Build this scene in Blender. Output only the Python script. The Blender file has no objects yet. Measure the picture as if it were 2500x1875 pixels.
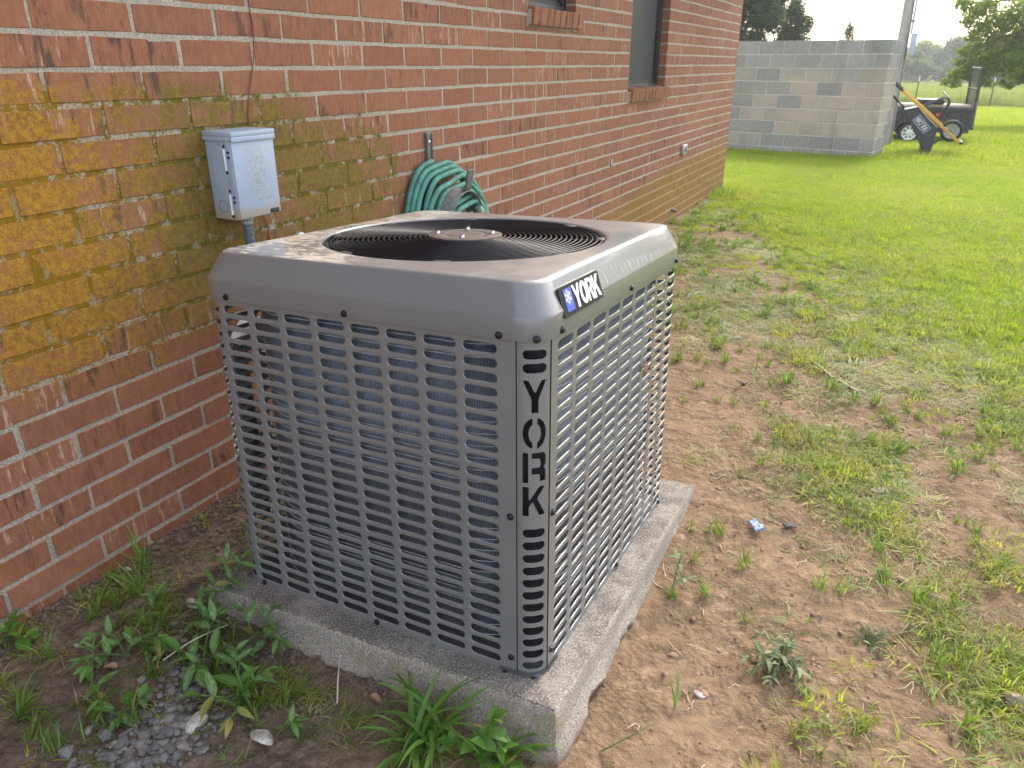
import bpy, bmesh, math, random
import numpy as np
from mathutils import Vector, Matrix
from mathutils.geometry import tessellate_polygon

R = math.radians
rng = np.random.default_rng(7)
random.seed(7)
SC = bpy.context.scene
COL = SC.collection

# ------------------------------------------------------------------ camera
CM = np.array([[0.89094847, 0.18309329, -0.41555707],
               [0.45409395, -0.35300293, 0.81803888],
               [0.00308457, -0.91753244, -0.39764897]])
_u, _s, _v = np.linalg.svd(CM); CM = _u @ _v
CAM = np.array([1.725, 0.0, 1.268]); FPX = 1811.5
cam_d = bpy.data.cameras.new('camera'); cam = bpy.data.objects.new('camera', cam_d); COL.objects.link(cam)
cam_d.sensor_width = 36; cam_d.lens = FPX / 2500 * 36; cam_d.clip_start = .05; cam_d.clip_end = 600
cam.matrix_world = Matrix([[CM[i, 0], -CM[i, 1], -CM[i, 2], CAM[i]] for i in range(3)] + [[0, 0, 0, 1]])
cam_d.dof.use_dof = True; cam_d.dof.focus_distance = 1.75; cam_d.dof.aperture_fstop = 13
SC.camera = cam

# ------------------------------------------------------------------ sky, sun, exposure
SUN_AZ, SUN_EL = R(5), R(38)          # azimuth from +Y towards +X
w = bpy.data.worlds.new('World'); SC.world = w; w.use_nodes = True
nt = w.node_tree; nt.nodes.clear()
o_ = nt.nodes.new('ShaderNodeOutputWorld'); b_ = nt.nodes.new('ShaderNodeBackground'); s_ = nt.nodes.new('ShaderNodeTexSky')
s_.sky_type = 'NISHITA'; s_.sun_disc = False; s_.sun_elevation = SUN_EL; s_.sun_rotation = SUN_AZ
s_.air_density = 1.0; s_.dust_density = 2.5; s_.ozone_density = 0.3
b_.inputs['Strength'].default_value = .15
v_ = nt.nodes.new('ShaderNodeMix'); v_.data_type = 'RGBA'; v_.blend_type = 'ADD'; v_.inputs[0].default_value = 1; v_.inputs[7].default_value = (2.5, 2.42, 2.3, 1)      # thin white haze over the whole sky
nt.links.new(s_.outputs[0], v_.inputs[6]); nt.links.new(v_.outputs[2], b_.inputs[0]); nt.links.new(b_.outputs[0], o_.inputs[0])
sd = bpy.data.lights.new('sun', 'SUN'); sun = bpy.data.objects.new('sun', sd); COL.objects.link(sun)
sd.energy = 1.5; sd.angle = R(10.0); sd.color = (1, .95, .87)
_sv = Vector((math.sin(SUN_AZ) * math.cos(SUN_EL), math.cos(SUN_AZ) * math.cos(SUN_EL), math.sin(SUN_EL)))
sun.rotation_euler = _sv.to_track_quat('Z', 'Y').to_euler()
SC.view_settings.view_transform = 'Standard'; SC.view_settings.look = 'None'
SC.view_settings.gamma = 1; SC.view_settings.use_curve_mapping = False
SC.view_settings.exposure = 1.36
SC.cycles.use_denoising = True
SC.cycles.max_bounces = 8; SC.cycles.transparent_max_bounces = 8

# ------------------------------------------------------------------ helpers: noise, ground height
_T = np.random.default_rng(3).random((256, 256))
def vnoise(x, y):
    xi = np.floor(x).astype(int); yi = np.floor(y).astype(int); fx = x - xi; fy = y - yi
    fx = fx * fx * (3 - 2 * fx); fy = fy * fy * (3 - 2 * fy)
    a = _T[xi & 255, yi & 255]; b = _T[(xi + 1) & 255, yi & 255]; c = _T[xi & 255, (yi + 1) & 255]; d = _T[(xi + 1) & 255, (yi + 1) & 255]
    return (a * (1 - fx) + b * fx) * (1 - fy) + (c * (1 - fx) + d * fx) * fy * 1.0
def fbm(x, y, s, o=4, g=.5):
    x = np.asarray(x, float) * s + 37.3; y = np.asarray(y, float) * s + 11.7
    t = 0; a = 1; n = 0
    for _ in range(o):
        t = t + a * vnoise(x, y); n += a; a *= g; x = x * 2.03 + 5.1; y = y * 2.03 + 3.7
    return t / n - .5
def sst(a, b, x):
    t = np.clip((np.asarray(x, float) - a) / (b - a), 0, 1); return t * t * (3 - 2 * t)
PROF = np.array([(-6, 0), (8, 0), (13, -.1), (20, -.18), (40, -.45), (160, -.9)])
def lawn_l(x, y):
    x = np.asarray(x, float); y = np.asarray(y, float)
    return (x - 1.55) * .5 + (y - 3.0) * .35 + fbm(x, y, 1.3, 4) * .75
def lawn(x, y): return sst(.4, 1.15, lawn_l(x, y))
def gh(x, y):
    x = np.asarray(x, float); y = np.asarray(y, float)
    z = np.interp(y, PROF[:, 0], PROF[:, 1])
    near = sst(14, 5, y)
    rough = 1 - .55 * lawn(x, y)
    z = z + near * fbm(x, y, 1.6, 3) * .05 + .03 * (1 - near) * fbm(x, y, .4, 3)
    z = z + near * rough * (fbm(x, y, 9, 4, .6) * .012 + fbm(x + 9, y, 45, 3, .6) * .009)
    rid = np.abs(fbm(x * .7 + y * .7, (y - x) * 2.1, 7, 3))          # scuffed ridges in the dirt
    z = z + near * rough * sst(1.15, 1.5, x) * (.008 - rid * .055)
    z = z - .012 * sst(.1, 0, np.abs(y - .9)) * sst(.3, .6, x) * sst(1.5, 1.3, x)
    return z
def ghs(x, y): return float(gh(np.array([x]), np.array([y]))[0])
def at(px, py, y):
    """world point on the plane Y=y seen at a picture position (2500 px wide)"""
    r = CM @ np.array([px - 1250, py - 937.5, FPX]); return CAM + r * ((y - CAM[1]) / r[1])

# ------------------------------------------------------------------ helpers: meshes
class MB:
    def __init__(s): s.v = []; s.f = []
    def add(s, vs, fs):
        o = len(s.v); s.v += [tuple(map(float, p)) for p in vs]; s.f += [tuple(i + o for i in f) for f in fs]; return s
    def box(s, lo, hi, mat=None):
        x0, y0, z0 = lo; x1, y1, z1 = hi
        vs = [(x0, y0, z0), (x1, y0, z0), (x1, y1, z0), (x0, y1, z0), (x0, y0, z1), (x1, y0, z1), (x1, y1, z1), (x0, y1, z1)]
        if mat is not None: vs = [mat @ Vector(p) for p in vs]
        return s.add(vs, [(0, 3, 2, 1), (4, 5, 6, 7), (0, 1, 5, 4), (1, 2, 6, 5), (2, 3, 7, 6), (3, 0, 4, 7)])
    def bbox(s, lo, hi, b, mat=None):
        """box with chamfered edges"""
        c = [(lo[i] + hi[i]) / 2 for i in range(3)]; h = [(hi[i] - lo[i]) / 2 for i in range(3)]
        bm = bmesh.new(); bmesh.ops.create_cube(bm, size=2)
        for v in bm.verts: v.co = Vector((v.co.x * h[0] + c[0], v.co.y * h[1] + c[1], v.co.z * h[2] + c[2]))
        bmesh.ops.bevel(bm, geom=bm.edges[:], offset=b, segments=2, affect='EDGES', profile=.5)
        return s.bm(bm, mat)
    def bm(s, bm, mat=None):
        bm.verts.index_update()
        vs = [(mat @ v.co if mat is not None else v.co)[:] for v in bm.verts]
        fs = [[v.index for v in f.verts] for f in bm.faces]; bm.free(); return s.add(vs, fs)
    def tube(s, pts, r, n=8, caps=True, closed=False):
        P = [Vector(p) for p in pts]; m = len(P); rr = r if hasattr(r, '__len__') else [r] * m
        vs = []; T = []
        for i in range(m):
            a = P[(i - 1) % m] if (closed or i > 0) else P[0]; b = P[(i + 1) % m] if (closed or i < m - 1) else P[-1]
            T.append((b - a).normalized())
        up = Vector((0, 0, 1)) if abs(T[0].z) < .9 else Vector((1, 0, 0))
        N = (up - T[0] * up.dot(T[0])).normalized()
        for i in range(m):
            N = (N - T[i] * N.dot(T[i])).normalized(); B = T[i].cross(N)
            for k in range(n):
                a = 2 * math.pi * k / n; vs.append(P[i] + (N * math.cos(a) + B * math.sin(a)) * rr[i])
        fs = []
        for i in range(m if closed else m - 1):
            j = (i + 1) % m
            for k in range(n): fs.append((i * n + k, i * n + (k + 1) % n, j * n + (k + 1) % n, j * n + k))
        if caps and not closed:
            fs.append(tuple(range(n - 1, -1, -1))); fs.append(tuple((m - 1) * n + k for k in range(n)))
        return s.add(vs, fs)
    def lathe(s, prof, n=24, mat=None, a0=0, a1=2 * math.pi):
        """profile [(r, h)] turned about local Z"""
        full = abs(a1 - a0 - 2 * math.pi) < 1e-6; m = n if full else n + 1; vs = []; fs = []
        for r, h in prof:
            for k in range(m):
                a = a0 + (a1 - a0) * k / n; vs.append(Vector((r * math.cos(a), r * math.sin(a), h)))
        if mat is not None: vs = [mat @ v for v in vs]
        for i in range(len(prof) - 1):
            for k in range(n):
                k2 = (k + 1) % m; fs.append((i * m + k, i * m + k2, (i + 1) * m + k2, (i + 1) * m + k))
        return s.add(vs, fs)
    def poly(s, outer, holes, z0, z1, mat=None):
        """extruded polygon with holes, in the XY plane"""
        loops = [[Vector((x, y, 0)) for x, y in l] for l in [outer] + holes]
        tris = tessellate_polygon(loops); flat = [p for l in loops for p in l]; n = len(flat)
        vs = [Vector((p.x, p.y, z1)) for p in flat] + [Vector((p.x, p.y, z0)) for p in flat]
        fs = []
        for t in tris:
            a, b, c = (flat[i] for i in t)
            if (b - a).cross(c - a).z < 0: t = t[::-1]
            fs.append(tuple(t)); fs.append(tuple(i + n for i in t[::-1]))
        o = 0
        for li, l in enumerate(loops):
            k = len(l); ar = sum(l[i].x * l[(i + 1) % k].y - l[(i + 1) % k].x * l[i].y for i in range(k))
            ccw = (ar > 0) == (li == 0)
            for i in range(k):
                a, b = o + i, o + (i + 1) % k
                fs.append((a + n, b + n, b, a) if ccw else (b + n, a + n, a, b))
            o += k
        if mat is not None: vs = [mat @ v for v in vs]
        return s.add(vs, fs)
    def mesh(s, name, m=None, smooth=None):
        me = bpy.data.meshes.new(name); me.from_pydata(s.v, [], s.f); me.update()
        if m: me.materials.append(m)
        if smooth is not None:
            me.shade_smooth()
            if smooth < 180: me.set_sharp_from_angle(angle=R(smooth))
        return me

def link(name, me, parent=None, loc=None, rot=None, scale=None):
    o = bpy.data.objects.new(name, me); COL.objects.link(o)
    if parent: o.parent = parent
    if loc is not None: o.location = loc
    if rot is not None: o.rotation_euler = rot
    if scale is not None: o.scale = (scale,) * 3 if not hasattr(scale, '__len__') else scale
    return o
def ob(name, mb, m, parent=None, smooth=40, **k): return link(name, mb.mesh(name, m, smooth), parent, **k)
def tag(o, label, cat, group=None):
    o['label'] = label; o['category'] = cat
    if group: o['group'] = group
    return o
def thing(name, label, cat, loc=(0, 0, 0), rot=None, group=None):
    o = bpy.data.objects.new(name, None); COL.objects.link(o); o.location = loc; o.empty_display_size = .1
    if rot is not None: o.rotation_euler = rot
    return tag(o, label, cat, group)
def kind(o, k): o['kind'] = k; return o
def quads_mesh(name, V, m, per=4, smooth=False):
    """V: (n,per,3) separate polygons"""
    n = len(V); me = bpy.data.meshes.new(name); me.vertices.add(n * per); me.loops.add(n * per); me.polygons.add(n)
    me.vertices.foreach_set('co', np.asarray(V, np.float32).ravel()); me.loops.foreach_set('vertex_index', np.arange(n * per, dtype=np.int32))
    me.polygons.foreach_set('loop_start', np.arange(0, n * per, per, dtype=np.int32)); me.update(calc_edges=True)
    if m: me.materials.append(m)
    if smooth: me.shade_smooth()
    return me
def grid_mesh(name, P, m, smooth=True):
    """P: (a,b,3) grid"""
    a, b, _ = P.shape; idx = np.arange(a * b).reshape(a, b)
    q = np.stack([idx[:-1, :-1], idx[1:, :-1], idx[1:, 1:], idx[:-1, 1:]], -1).reshape(-1, 4); n = len(q)
    me = bpy.data.meshes.new(name); me.vertices.add(a * b); me.loops.add(n * 4); me.polygons.add(n)
    me.vertices.foreach_set('co', P.astype(np.float32).ravel()); me.loops.foreach_set('vertex_index', q.astype(np.int32).ravel())
    me.polygons.foreach_set('loop_start', np.arange(0, n * 4, 4, dtype=np.int32)); me.update(calc_edges=True)
    if m: me.materials.append(m)
    if smooth: me.shade_smooth()
    return me

# ------------------------------------------------------------------ helpers: materials
class NT:
    def __init__(s, name):
        s.m = bpy.data.materials.new(name); s.m.use_nodes = True; s.t = s.m.node_tree; s.t.nodes.clear()
        s.out = s.t.nodes.new('ShaderNodeOutputMaterial'); s.b = s.t.nodes.new('ShaderNodeBsdfPrincipled')
        s.t.links.new(s.b.outputs[0], s.out.inputs[0])
    def n(s, t, **kw):
        n = s.t.nodes.new('ShaderNode' + t)
        for k, v in kw.items():
            if k.startswith('i_'): s.set(n.inputs[int(k[2:]) if k[2:].isdigit() else k[2:].replace('_', ' ')], v)
            else: setattr(n, k, v)
        return n
    def set(s, sock, v):
        if hasattr(v, 'node'): s.t.links.new(v, sock)
        elif isinstance(v, (tuple, list)): sock.default_value = (*v, 1) if sock.type == 'RGBA' and len(v) == 3 else v
        else: sock.default_value = v
    def bs(s, **kw):
        for k, v in kw.items(): s.set(s.b.inputs[k.replace('_', ' ')], v)
        return s
    def pos(s): return s.n('NewGeometry').outputs['Position']
    def obj(s): return s.n('TexCoord').outputs['Object']
    def gen(s): return s.n('TexCoord').outputs['Generated']
    def map(s, v, sc): return s.n('Mapping', i_Vector=v, i_Scale=sc).outputs[0]
    def noise(s, v, sc, det=4, rough=.6, dist=0): return s.n('TexNoise', i_Vector=v, i_Scale=sc, i_Detail=det, i_Roughness=rough, i_Distortion=dist).outputs[0]
    def vor(s, v, sc, f='F1'): return s.n('TexVoronoi', i_Vector=v, i_Scale=sc, feature=f).outputs['Distance' if f != 'X' else 0]
    def math(s, op, a, b=0.5, c=None, clamp=False):
        n = s.n('Math', operation=op, use_clamp=clamp); s.set(n.inputs[0], a); s.set(n.inputs[1], b)
        if c is not None: s.set(n.inputs[2], c)
        return n.outputs[0]
    def ss(s, v, a, b):
        n = s.n('MapRange', interpolation_type='SMOOTHSTEP'); s.set(n.inputs[0], v); s.set(n.inputs[1], a); s.set(n.inputs[2], b); return n.outputs[0]
    def mix(s, f, a, b, t='MIX'):
        n = s.n('Mix', data_type='RGBA', blend_type=t); s.set(n.inputs[0], f); s.set(n.inputs[6], a); s.set(n.inputs[7], b); return n.outputs[2]
    def ramp(s, f, stops):
        n = s.n('ValToRGB', i_0=f); e = n.color_ramp.elements
        for i, (p, c_) in enumerate(stops):
            el = e[i] if i < 2 else e.new(p)
            el.position = p; el.color = (*c_, 1)
        return n.outputs[0]
    def xyz(s, v): return s.n('SeparateXYZ', i_0=v).outputs
    def bump(s, h, st=.3, d=.01, nrm=None):
        n = s.n('Bump', i_Strength=st, i_Distance=d, i_Height=h)
        if nrm is not None: s.set(n.inputs['Normal'], nrm)
        s.set(s.b.inputs['Normal'], n.outputs[0]); return n.outputs[0]
    def rnd(s):
        """a random number per object and per island, together"""
        a = s.n('ObjectInfo').outputs['Random']; b = s.n('NewGeometry').outputs['Random Per Island']
        return s.math('FRACT', s.math('ADD', a, b), 0)
def simple(name, col, rough=.5, metal=0, var=.12, sc=30, bump=0, bd=.002, spec=.5, coat=0):
    n = NT(name); p = n.obj(); f = n.noise(p, sc, 5)
    d = tuple(c_ * (1 - var * 2) for c_ in col); l = tuple(min(1, c_ * (1 + var * 2)) for c_ in col)
    n.bs(Base_Color=n.ramp(f, [(.25, d), (.75, l)]), Roughness=rough, Metallic=metal, Specular_IOR_Level=spec, Coat_Weight=coat)
    if bump: n.bump(n.noise(p, sc * 4, 4), bump, bd)
    return n.m

# --- brick and mortar share the wall's growth of algae
def algae(n, p):
    """algae cover on the wall by place (0..1) and how orange it is"""
    x, y, z = n.xyz(p)
    wob = n.noise(p, 2.2, 4, .6); wob2 = n.noise(p, 11, 4, .65); fine = n.noise(p, 60, 3, .7)
    wv = n.math('ADD', n.math('MULTIPLY', n.math('SUBTRACT', wob, .5), 1.1), n.math('MULTIPLY', n.math('SUBTRACT', wob2, .5), .75))
    # main patch: centred (1.2, .85), an uneven oval reaching to y 2.5
    dy = n.math('DIVIDE', n.math('SUBTRACT', y, 1.2), n.math('ADD', .75, n.math('MULTIPLY', n.ss(y, 1.1, 1.5), .62)))
    dz = n.math('DIVIDE', n.math('SUBTRACT', z, .85), .42)
    r2 = n.math('SQRT', n.math('ADD', n.math('MULTIPLY', dy, dy), n.math('MULTIPLY', dz, dz)), 0)
    m1 = n.ss(n.math('ADD', r2, wv), 1.12, .72)
    m1 = n.math('MULTIPLY', n.math('MULTIPLY', m1, n.ss(z, 1.30, 1.2)), n.math('ADD', .45, n.math('MULTIPLY', n.ss(z, .38, .85), .55)))
    # low band further along, rising towards the corner
    top = n.math('ADD', .26, n.math('MULTIPLY', n.ss(y, 2.6, 7.5), .26))
    m2 = n.ss(n.math('ADD', n.math('SUBTRACT', z, top), n.math('MULTIPLY', wv, .12)), .06, -.1)
    m2 = n.math('MULTIPLY', m2, n.ss(y, 2.9, 3.8)); m2 = n.math('MULTIPLY', m2, .8)
    patch = n.ss(n.math('ADD', fine, n.math('MULTIPLY', wob2, .6)), .55, .9)
    mott = n.ss(n.math('ADD', n.noise(p, 17, 5, .7), n.math('MULTIPLY', n.math('SUBTRACT', wob, .5), .9)), .36, .60)
    m1 = n.math('MULTIPLY', n.math('MULTIPLY', m1, n.math('ADD', .58, n.math('MULTIPLY', patch, .4))), n.math('ADD', .42, n.math('MULTIPLY', mott, .58)))
    gr = n.noise(p, 150, 3, .75)
    m1g = n.ss(n.math('ADD', m1, n.math('MULTIPLY', n.math('SUBTRACT', gr, .5), 1.2)), .34, .60)
    m1 = n.math('ADD', n.math('MULTIPLY', m1, .35), n.math('MULTIPLY', m1g, .62), clamp=True) if False else n.math('ADD', n.math('MULTIPLY', m1, .34), n.math('MULTIPLY', m1g, .52))
    orange = n.ss(n.math('ADD', y, n.math('MULTIPLY', wob2, .5)), 1.75, 1.3)
    return m1, m2, orange, fine
def mat_brick():
    n = NT('brick'); p = n.pos(); r = n.rnd(); y, z = n.xyz(p)[1], n.xyz(p)[2]
    r2 = n.math('FRACT', n.math('MULTIPLY', r, 17.31), 0); r3 = n.math('FRACT', n.math('MULTIPLY', r, 91.7), 0)
    base = n.ramp(r, [(0, (.215, .083, .042)), (.3, (.265, .104, .052)), (.62, (.30, .122, .062)), (.85, (.225, .096, .052)), (1, (.34, .145, .078))])
    off = n.n('CombineXYZ', i_0=0, i_1=n.math('MULTIPLY', r, 13), i_2=n.math('MULTIPLY', r2, 9)).outputs[0]
    pv = n.n('VectorMath', operation='ADD', i_0=p, i_1=off).outputs[0]
    grain = n.noise(n.map(pv, (60, 60, 22)), 1, 5, .7)
    base = n.mix(.5, base, n.mix(n.ss(grain, .3, .75), (.18, .072, .042), (.37, .165, .098)), 'MIX')
    blotch = n.noise(pv, 14, 4); base = n.mix(n.math('MULTIPLY', n.ss(blotch, .5, .75), .35), base, (.16, .06, .045))
    # pale lime runs and dark smears, only on some bricks
    st = n.noise(n.map(pv, (8, 46, 5)), 1, 6, .72); st2 = n.noise(n.map(pv, (8, 90, 30)), 1, 4, .7)
    pale = n.math('MULTIPLY', n.ss(n.math('ADD', st, n.math('MULTIPLY', n.math('SUBTRACT', st2, .5), .35)), .565, .62), n.ss(r2, .62, .95))
    base = n.mix(n.math('MULTIPLY', pale, .62), base, (.58, .43, .34))
    spk = n.ss(n.noise(n.map(pv, (120, 120, 70)), 1, 3, .8), .69, .74); base = n.mix(n.math('MULTIPLY', spk, .6), base, (.58, .42, .33))
    dk = n.noise(n.map(pv, (6, 30, 6)), 1, 5, .7, .4)
    dark = n.math('MULTIPLY', n.ss(dk, .53, .63), n.ss(r3, .5, .8)); base = n.mix(n.math('MULTIPLY', dark, .85), base, (.06, .04, .038))
    m1, m2, org, fine = algae(n, p); fine = n.math('ADD', n.math('MULTIPLY', n.ss(fine, .36, .64), .6), n.math('MULTIPLY', n.ss(n.noise(p, 230, 2, .7), .38, .62), .4))
    mc = n.mix(org, n.mix(fine, (.085, .064, .010), (.215, .155, .014)), n.mix(fine, (.19, .098, .008), (.46, .235, .011)))
    base = n.mix(m1, base, mc); base = n.mix(m2, base, n.mix(fine, (.16, .085, .016), (.30, .17, .03)))
    n.bs(Base_Color=base, Roughness=.82, Specular_IOR_Level=.3)
    h = n.math('ADD', n.math('MULTIPLY', grain, .8), n.math('MULTIPLY', n.noise(pv, 240, 3), .5)); h = n.math('ADD', h, n.math('MULTIPLY', m1, fine)); h = n.math('SUBTRACT', h, n.math('MULTIPLY', dark, .5))
    n.bump(h, .55, .0022); return n.m
def mat_mortar():
    n = NT('mortar'); p = n.pos(); f = n.noise(p, 190, 4, .75); g = n.noise(p, 7, 4)
    base = n.ramp(f, [(.3, (.20, .17, .13)), (.48, (.40, .355, .285)), (.68, (.62, .565, .47))])
    base = n.mix(n.math('MULTIPLY', n.ss(g, .4, .7), .45), base, (.42, .36, .29))
    m1, m2, org, fine = algae(n, p)
    wear = n.ss(n.noise(p, 24, 3), .52, .6)
    m1 = n.math('MULTIPLY', n.math('MULTIPLY', m1, 1.7, clamp=True), n.math('SUBTRACT', 1, n.math('MULTIPLY', wear, .4)))
    mc = n.mix(org, n.mix(fine, (.07, .06, .01), (.21, .16, .02)), n.mix(fine, (.14, .08, .008), (.36, .195, .014)))
    base = n.mix(m1, base, mc); base = n.mix(n.math('MULTIPLY', m2, .8), base, (.32, .2, .05))
    n.bs(Base_Color=base, Roughness=.95, Specular_IOR_Level=.2); n.bump(n.math('ADD', f, n.noise(p, 600, 2)), .9, .003); return n.m
M_BRICK, M_MORTAR = mat_brick(), mat_mortar()

def mat_ground():
    n = NT('ground'); p = n.pos(); x, y, z = n.xyz(p)
    lw = n.n('Attribute', attribute_name='lawn').outputs['Fac']; sh = n.n('Attribute', attribute_name='humus').outputs['Fac']
    a = n.noise(p, 3, 5, .6); b = n.noise(p, 40, 5, .7); c = n.noise(p, 260, 3, .7)
    d = n.ramp(b, [(.25, (.13, .084, .050)), (.5, (.225, .15, .091)), (.75, (.325, .234, .152))])
    d = n.mix(n.math('MULTIPLY', n.ss(a, .35, .65), .5), d, (.25, .167, .102)); d = n.mix(n.math('MULTIPLY', n.ss(n.noise(p, 13, 5, .7), .52, .68), .55), d, (.155, .098, .064)); d = n.mix(n.math('MULTIPLY', n.ss(n.noise(p, 21, 4, .7), .56, .68), .45), d, (.42, .31, .22))
    d = n.mix(n.math('MULTIPLY', n.ss(c, .55, .75), .5), d, (.13, .075, .048))
    hum = n.ramp(b, [(.3, (.07, .05, .038)), (.55, (.165, .12, .088)), (.78, (.26, .20, .155))])
    d = n.mix(sh, d, hum)
    gr = n.ramp(b, [(.3, (.09, .10, .025)), (.55, (.17, .20, .045)), (.75, (.28, .25, .10))])
    d = n.mix(n.math('MULTIPLY', lw, .85), d, gr)
    n.bs(Base_Color=d, Roughness=.95, Specular_IOR_Level=.15)
    zone = n.math('ADD', .25, n.ss(n.noise(p, 5.5, 4, .7), .42, .62)); n.bump(n.math('ADD', n.math('MULTIPLY', n.math('MULTIPLY', b, 1.3), zone), n.math('MULTIPLY', c, .22)), 1, .014); return n.m
def mat_leaf(name, lo, hi, trans=.45, rough=.5, extra=None, obj_rnd=True):
    """thin leaf: light passes through it"""
    n = NT(name); r = n.rnd(); f = n.noise(n.pos(), 9, 3)
    col = n.mix(n.math('ADD', n.math('MULTIPLY', r, .7), n.math('MULTIPLY', f, .3)), lo, hi)
    if extra: col = n.mix(n.math('GREATER_THAN', n.math('FRACT', n.math('MULTIPLY', r, 7.7), 0), 1 - extra[1]), col, extra[0])
    n.bs(Base_Color=col, Roughness=rough, Specular_IOR_Level=.35)
    t = n.n('BsdfTranslucent', i_Color=n.mix(.5, col, (hi[0] * 1.5, hi[1] * 1.45, hi[2] * .7))); m = n.n('MixShader', i_0=trans)
    n.t.links.new(n.b.outputs[0], m.inputs[1]); n.t.links.new(t.outputs[0], m.inputs[2]); n.t.links.new(m.outputs[0], n.out.inputs[0])
    return n.m
def mat_weedleaf():
    n = NT('weed_leaf'); g = n.gen(); x, y, z = n.xyz(g); r = n.n('ObjectInfo').outputs['Random']
    pale = n.noise(n.map(g, (5, 16, 1)), 1, 4, .7); mid = n.math('ABSOLUTE', n.math('SUBTRACT', y, .5))
    f = n.math('MULTIPLY', n.ss(pale, .47, .60), n.ss(mid, .5, .15))
    col = n.mix(r, (.06, .15, .026), (.125, .27, .045)); col = n.mix(n.math('MULTIPLY', f, n.ss(r, .95, .25)), col, (.32, .44, .22))
    col = n.mix(n.ss(mid, .035, .0), col, (.22, .33, .14))
    n.bs(Base_Color=col, Roughness=.42, Specular_IOR_Level=.4); n.bump(n.math('SUBTRACT', pale, n.ss(mid, .06, 0)), .3, .001)
    t = n.n('BsdfTranslucent', i_Color=n.mix(.5, col, (.2, .4, .05))); m = n.n('MixShader', i_0=.3)
    n.t.links.new(n.b.outputs[0], m.inputs[1]); n.t.links.new(t.outputs[0], m.inputs[2]); n.t.links.new(m.outputs[0], n.out.inputs[0])
    return n.m
def mat_concrete():
    n = NT('concrete'); p = n.obj(); x, y, z = n.xyz(p); nz = n.xyz(n.n('NewGeometry').outputs['Normal'])[2]
    a = n.noise(p, 5, 5, .65); b = n.noise(p, 210, 3, .75); c = n.noise(p, 480, 2, .8); e = n.noise(p, 26, 4, .65)
    col = n.ramp(b, [(.32, (.14, .12, .10)), (.5, (.32, .285, .24)), (.66, (.52, .47, .405))])
    col = n.mix(n.math('MULTIPLY', n.ss(c, .56, .66), .55), col, (.70, .66, .6)); col = n.mix(n.math('MULTIPLY', n.ss(c, .42, .34), .6), col, (.09, .075, .065))
    # dark grime where water drips off the cabinet, lichen on the weathered side
    grime = n.math('MULTIPLY', n.math('MULTIPLY', n.ss(n.math('ADD', a, n.math('MULTIPLY', e, .5)), .58, .86), n.math('ADD', .35, n.math('MULTIPLY', n.ss(b, .62, .45), .65))), n.ss(nz, .5, .9))
    col = n.mix(n.math('MULTIPLY', grime, .85), col, (.10, .085, .072))
    li = n.math('MULTIPLY', n.ss(n.math('ADD', n.noise(p, 10, 4, .7), n.math('MULTIPLY', e, .35)), .68, .8), n.ss(nz, .4, .1)); col = n.mix(n.math('MULTIPLY', n.math('MULTIPLY', li, n.ss(b, .4, .6)), .6), col, (.31, .245, .08))
    col = n.mix(n.math('MULTIPLY', n.ss(z, -.045, -.12), .5), col, (.22, .16, .11))
    n.bs(Base_Color=col, Roughness=.95, Specular_IOR_Level=.25); n.bump(n.math('ADD', n.math('ADD', b, c), n.math('MULTIPLY', e, .8)), .75, .004); return n.m
def mat_paint():
    """taupe enamel of the cabinet, dusty on top, glint of dried residue painted in pale"""
    n = NT('cabinet_paint'); p = n.obj(); x, y, z = n.xyz(p); nz = n.xyz(n.n('TexCoord').outputs['Normal'])[2]
    big = n.noise(p, 3.5, 4); sm = n.noise(p, 600, 2)
    col = n.mix(n.ss(big, .3, .7), (.158, .157, .155), (.176, .175, .172))
    up = n.ss(nz, .82, .98)
    d1 = n.noise(n.map(p, (26, 60, 1)), 1, 5, .75, .6); d2 = n.noise(p, 5, 4, .6); corner = n.ss(n.math('ADD', n.math('SUBTRACT', 0, x), n.math('MULTIPLY', y, -.25)), .38, .60)
    crust_glint = n.math('MULTIPLY', n.math('MULTIPLY', n.ss(n.math('ADD', d1, n.math('MULTIPLY', n.math('SUBTRACT', d2, .5), .5)),   .46, .56), up), n.math('ADD', .12, n.math('MULTIPLY', corner, .85)))  # dried water residue, its sun glint painted in as paler colour
    film = n.math('MULTIPLY', n.math('MULTIPLY', up, n.ss(d2, .3, .75)), .35)
    col = n.mix(film, col, (.25, .20, .165)); col = n.mix(crust_glint, col, (.47, .41, .34))
    # scuffs on the far half of the badge-side bevel
    sc = n.math('MULTIPLY', n.math('MULTIPLY', n.ss(n.noise(n.map(p, (4, 150, 20)), 1, 3, .6), .52, .6), n.math('MULTIPLY', n.ss(x, -.085, -.075), n.ss(y, .33, .38))), n.math('MULTIPLY', n.ss(z, .768, .776), n.ss(n.math('ADD', z, n.math('MULTIPLY', y, .06)), .83, .822)))
    col = n.mix(n.math('MULTIPLY', sc, .35), col, (.5, .49, .46))
    ro = n.math('ADD', .28, n.math('ADD', n.math('MULTIPLY', film, .35), n.math('MULTIPLY', crust_glint, .5))); ro = n.math('ADD', ro, n.math('MULTIPLY', big, .06))
    n.bs(Base_Color=col, Roughness=ro, Metallic=0, Specular_IOR_Level=.45, Coat_Weight=.5, Coat_Roughness=.07)
    n.bump(n.math('ADD', n.math('MULTIPLY', sm, .5), n.math('MULTIPLY', crust_glint, .8)), .05, .001); return n.m
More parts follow.
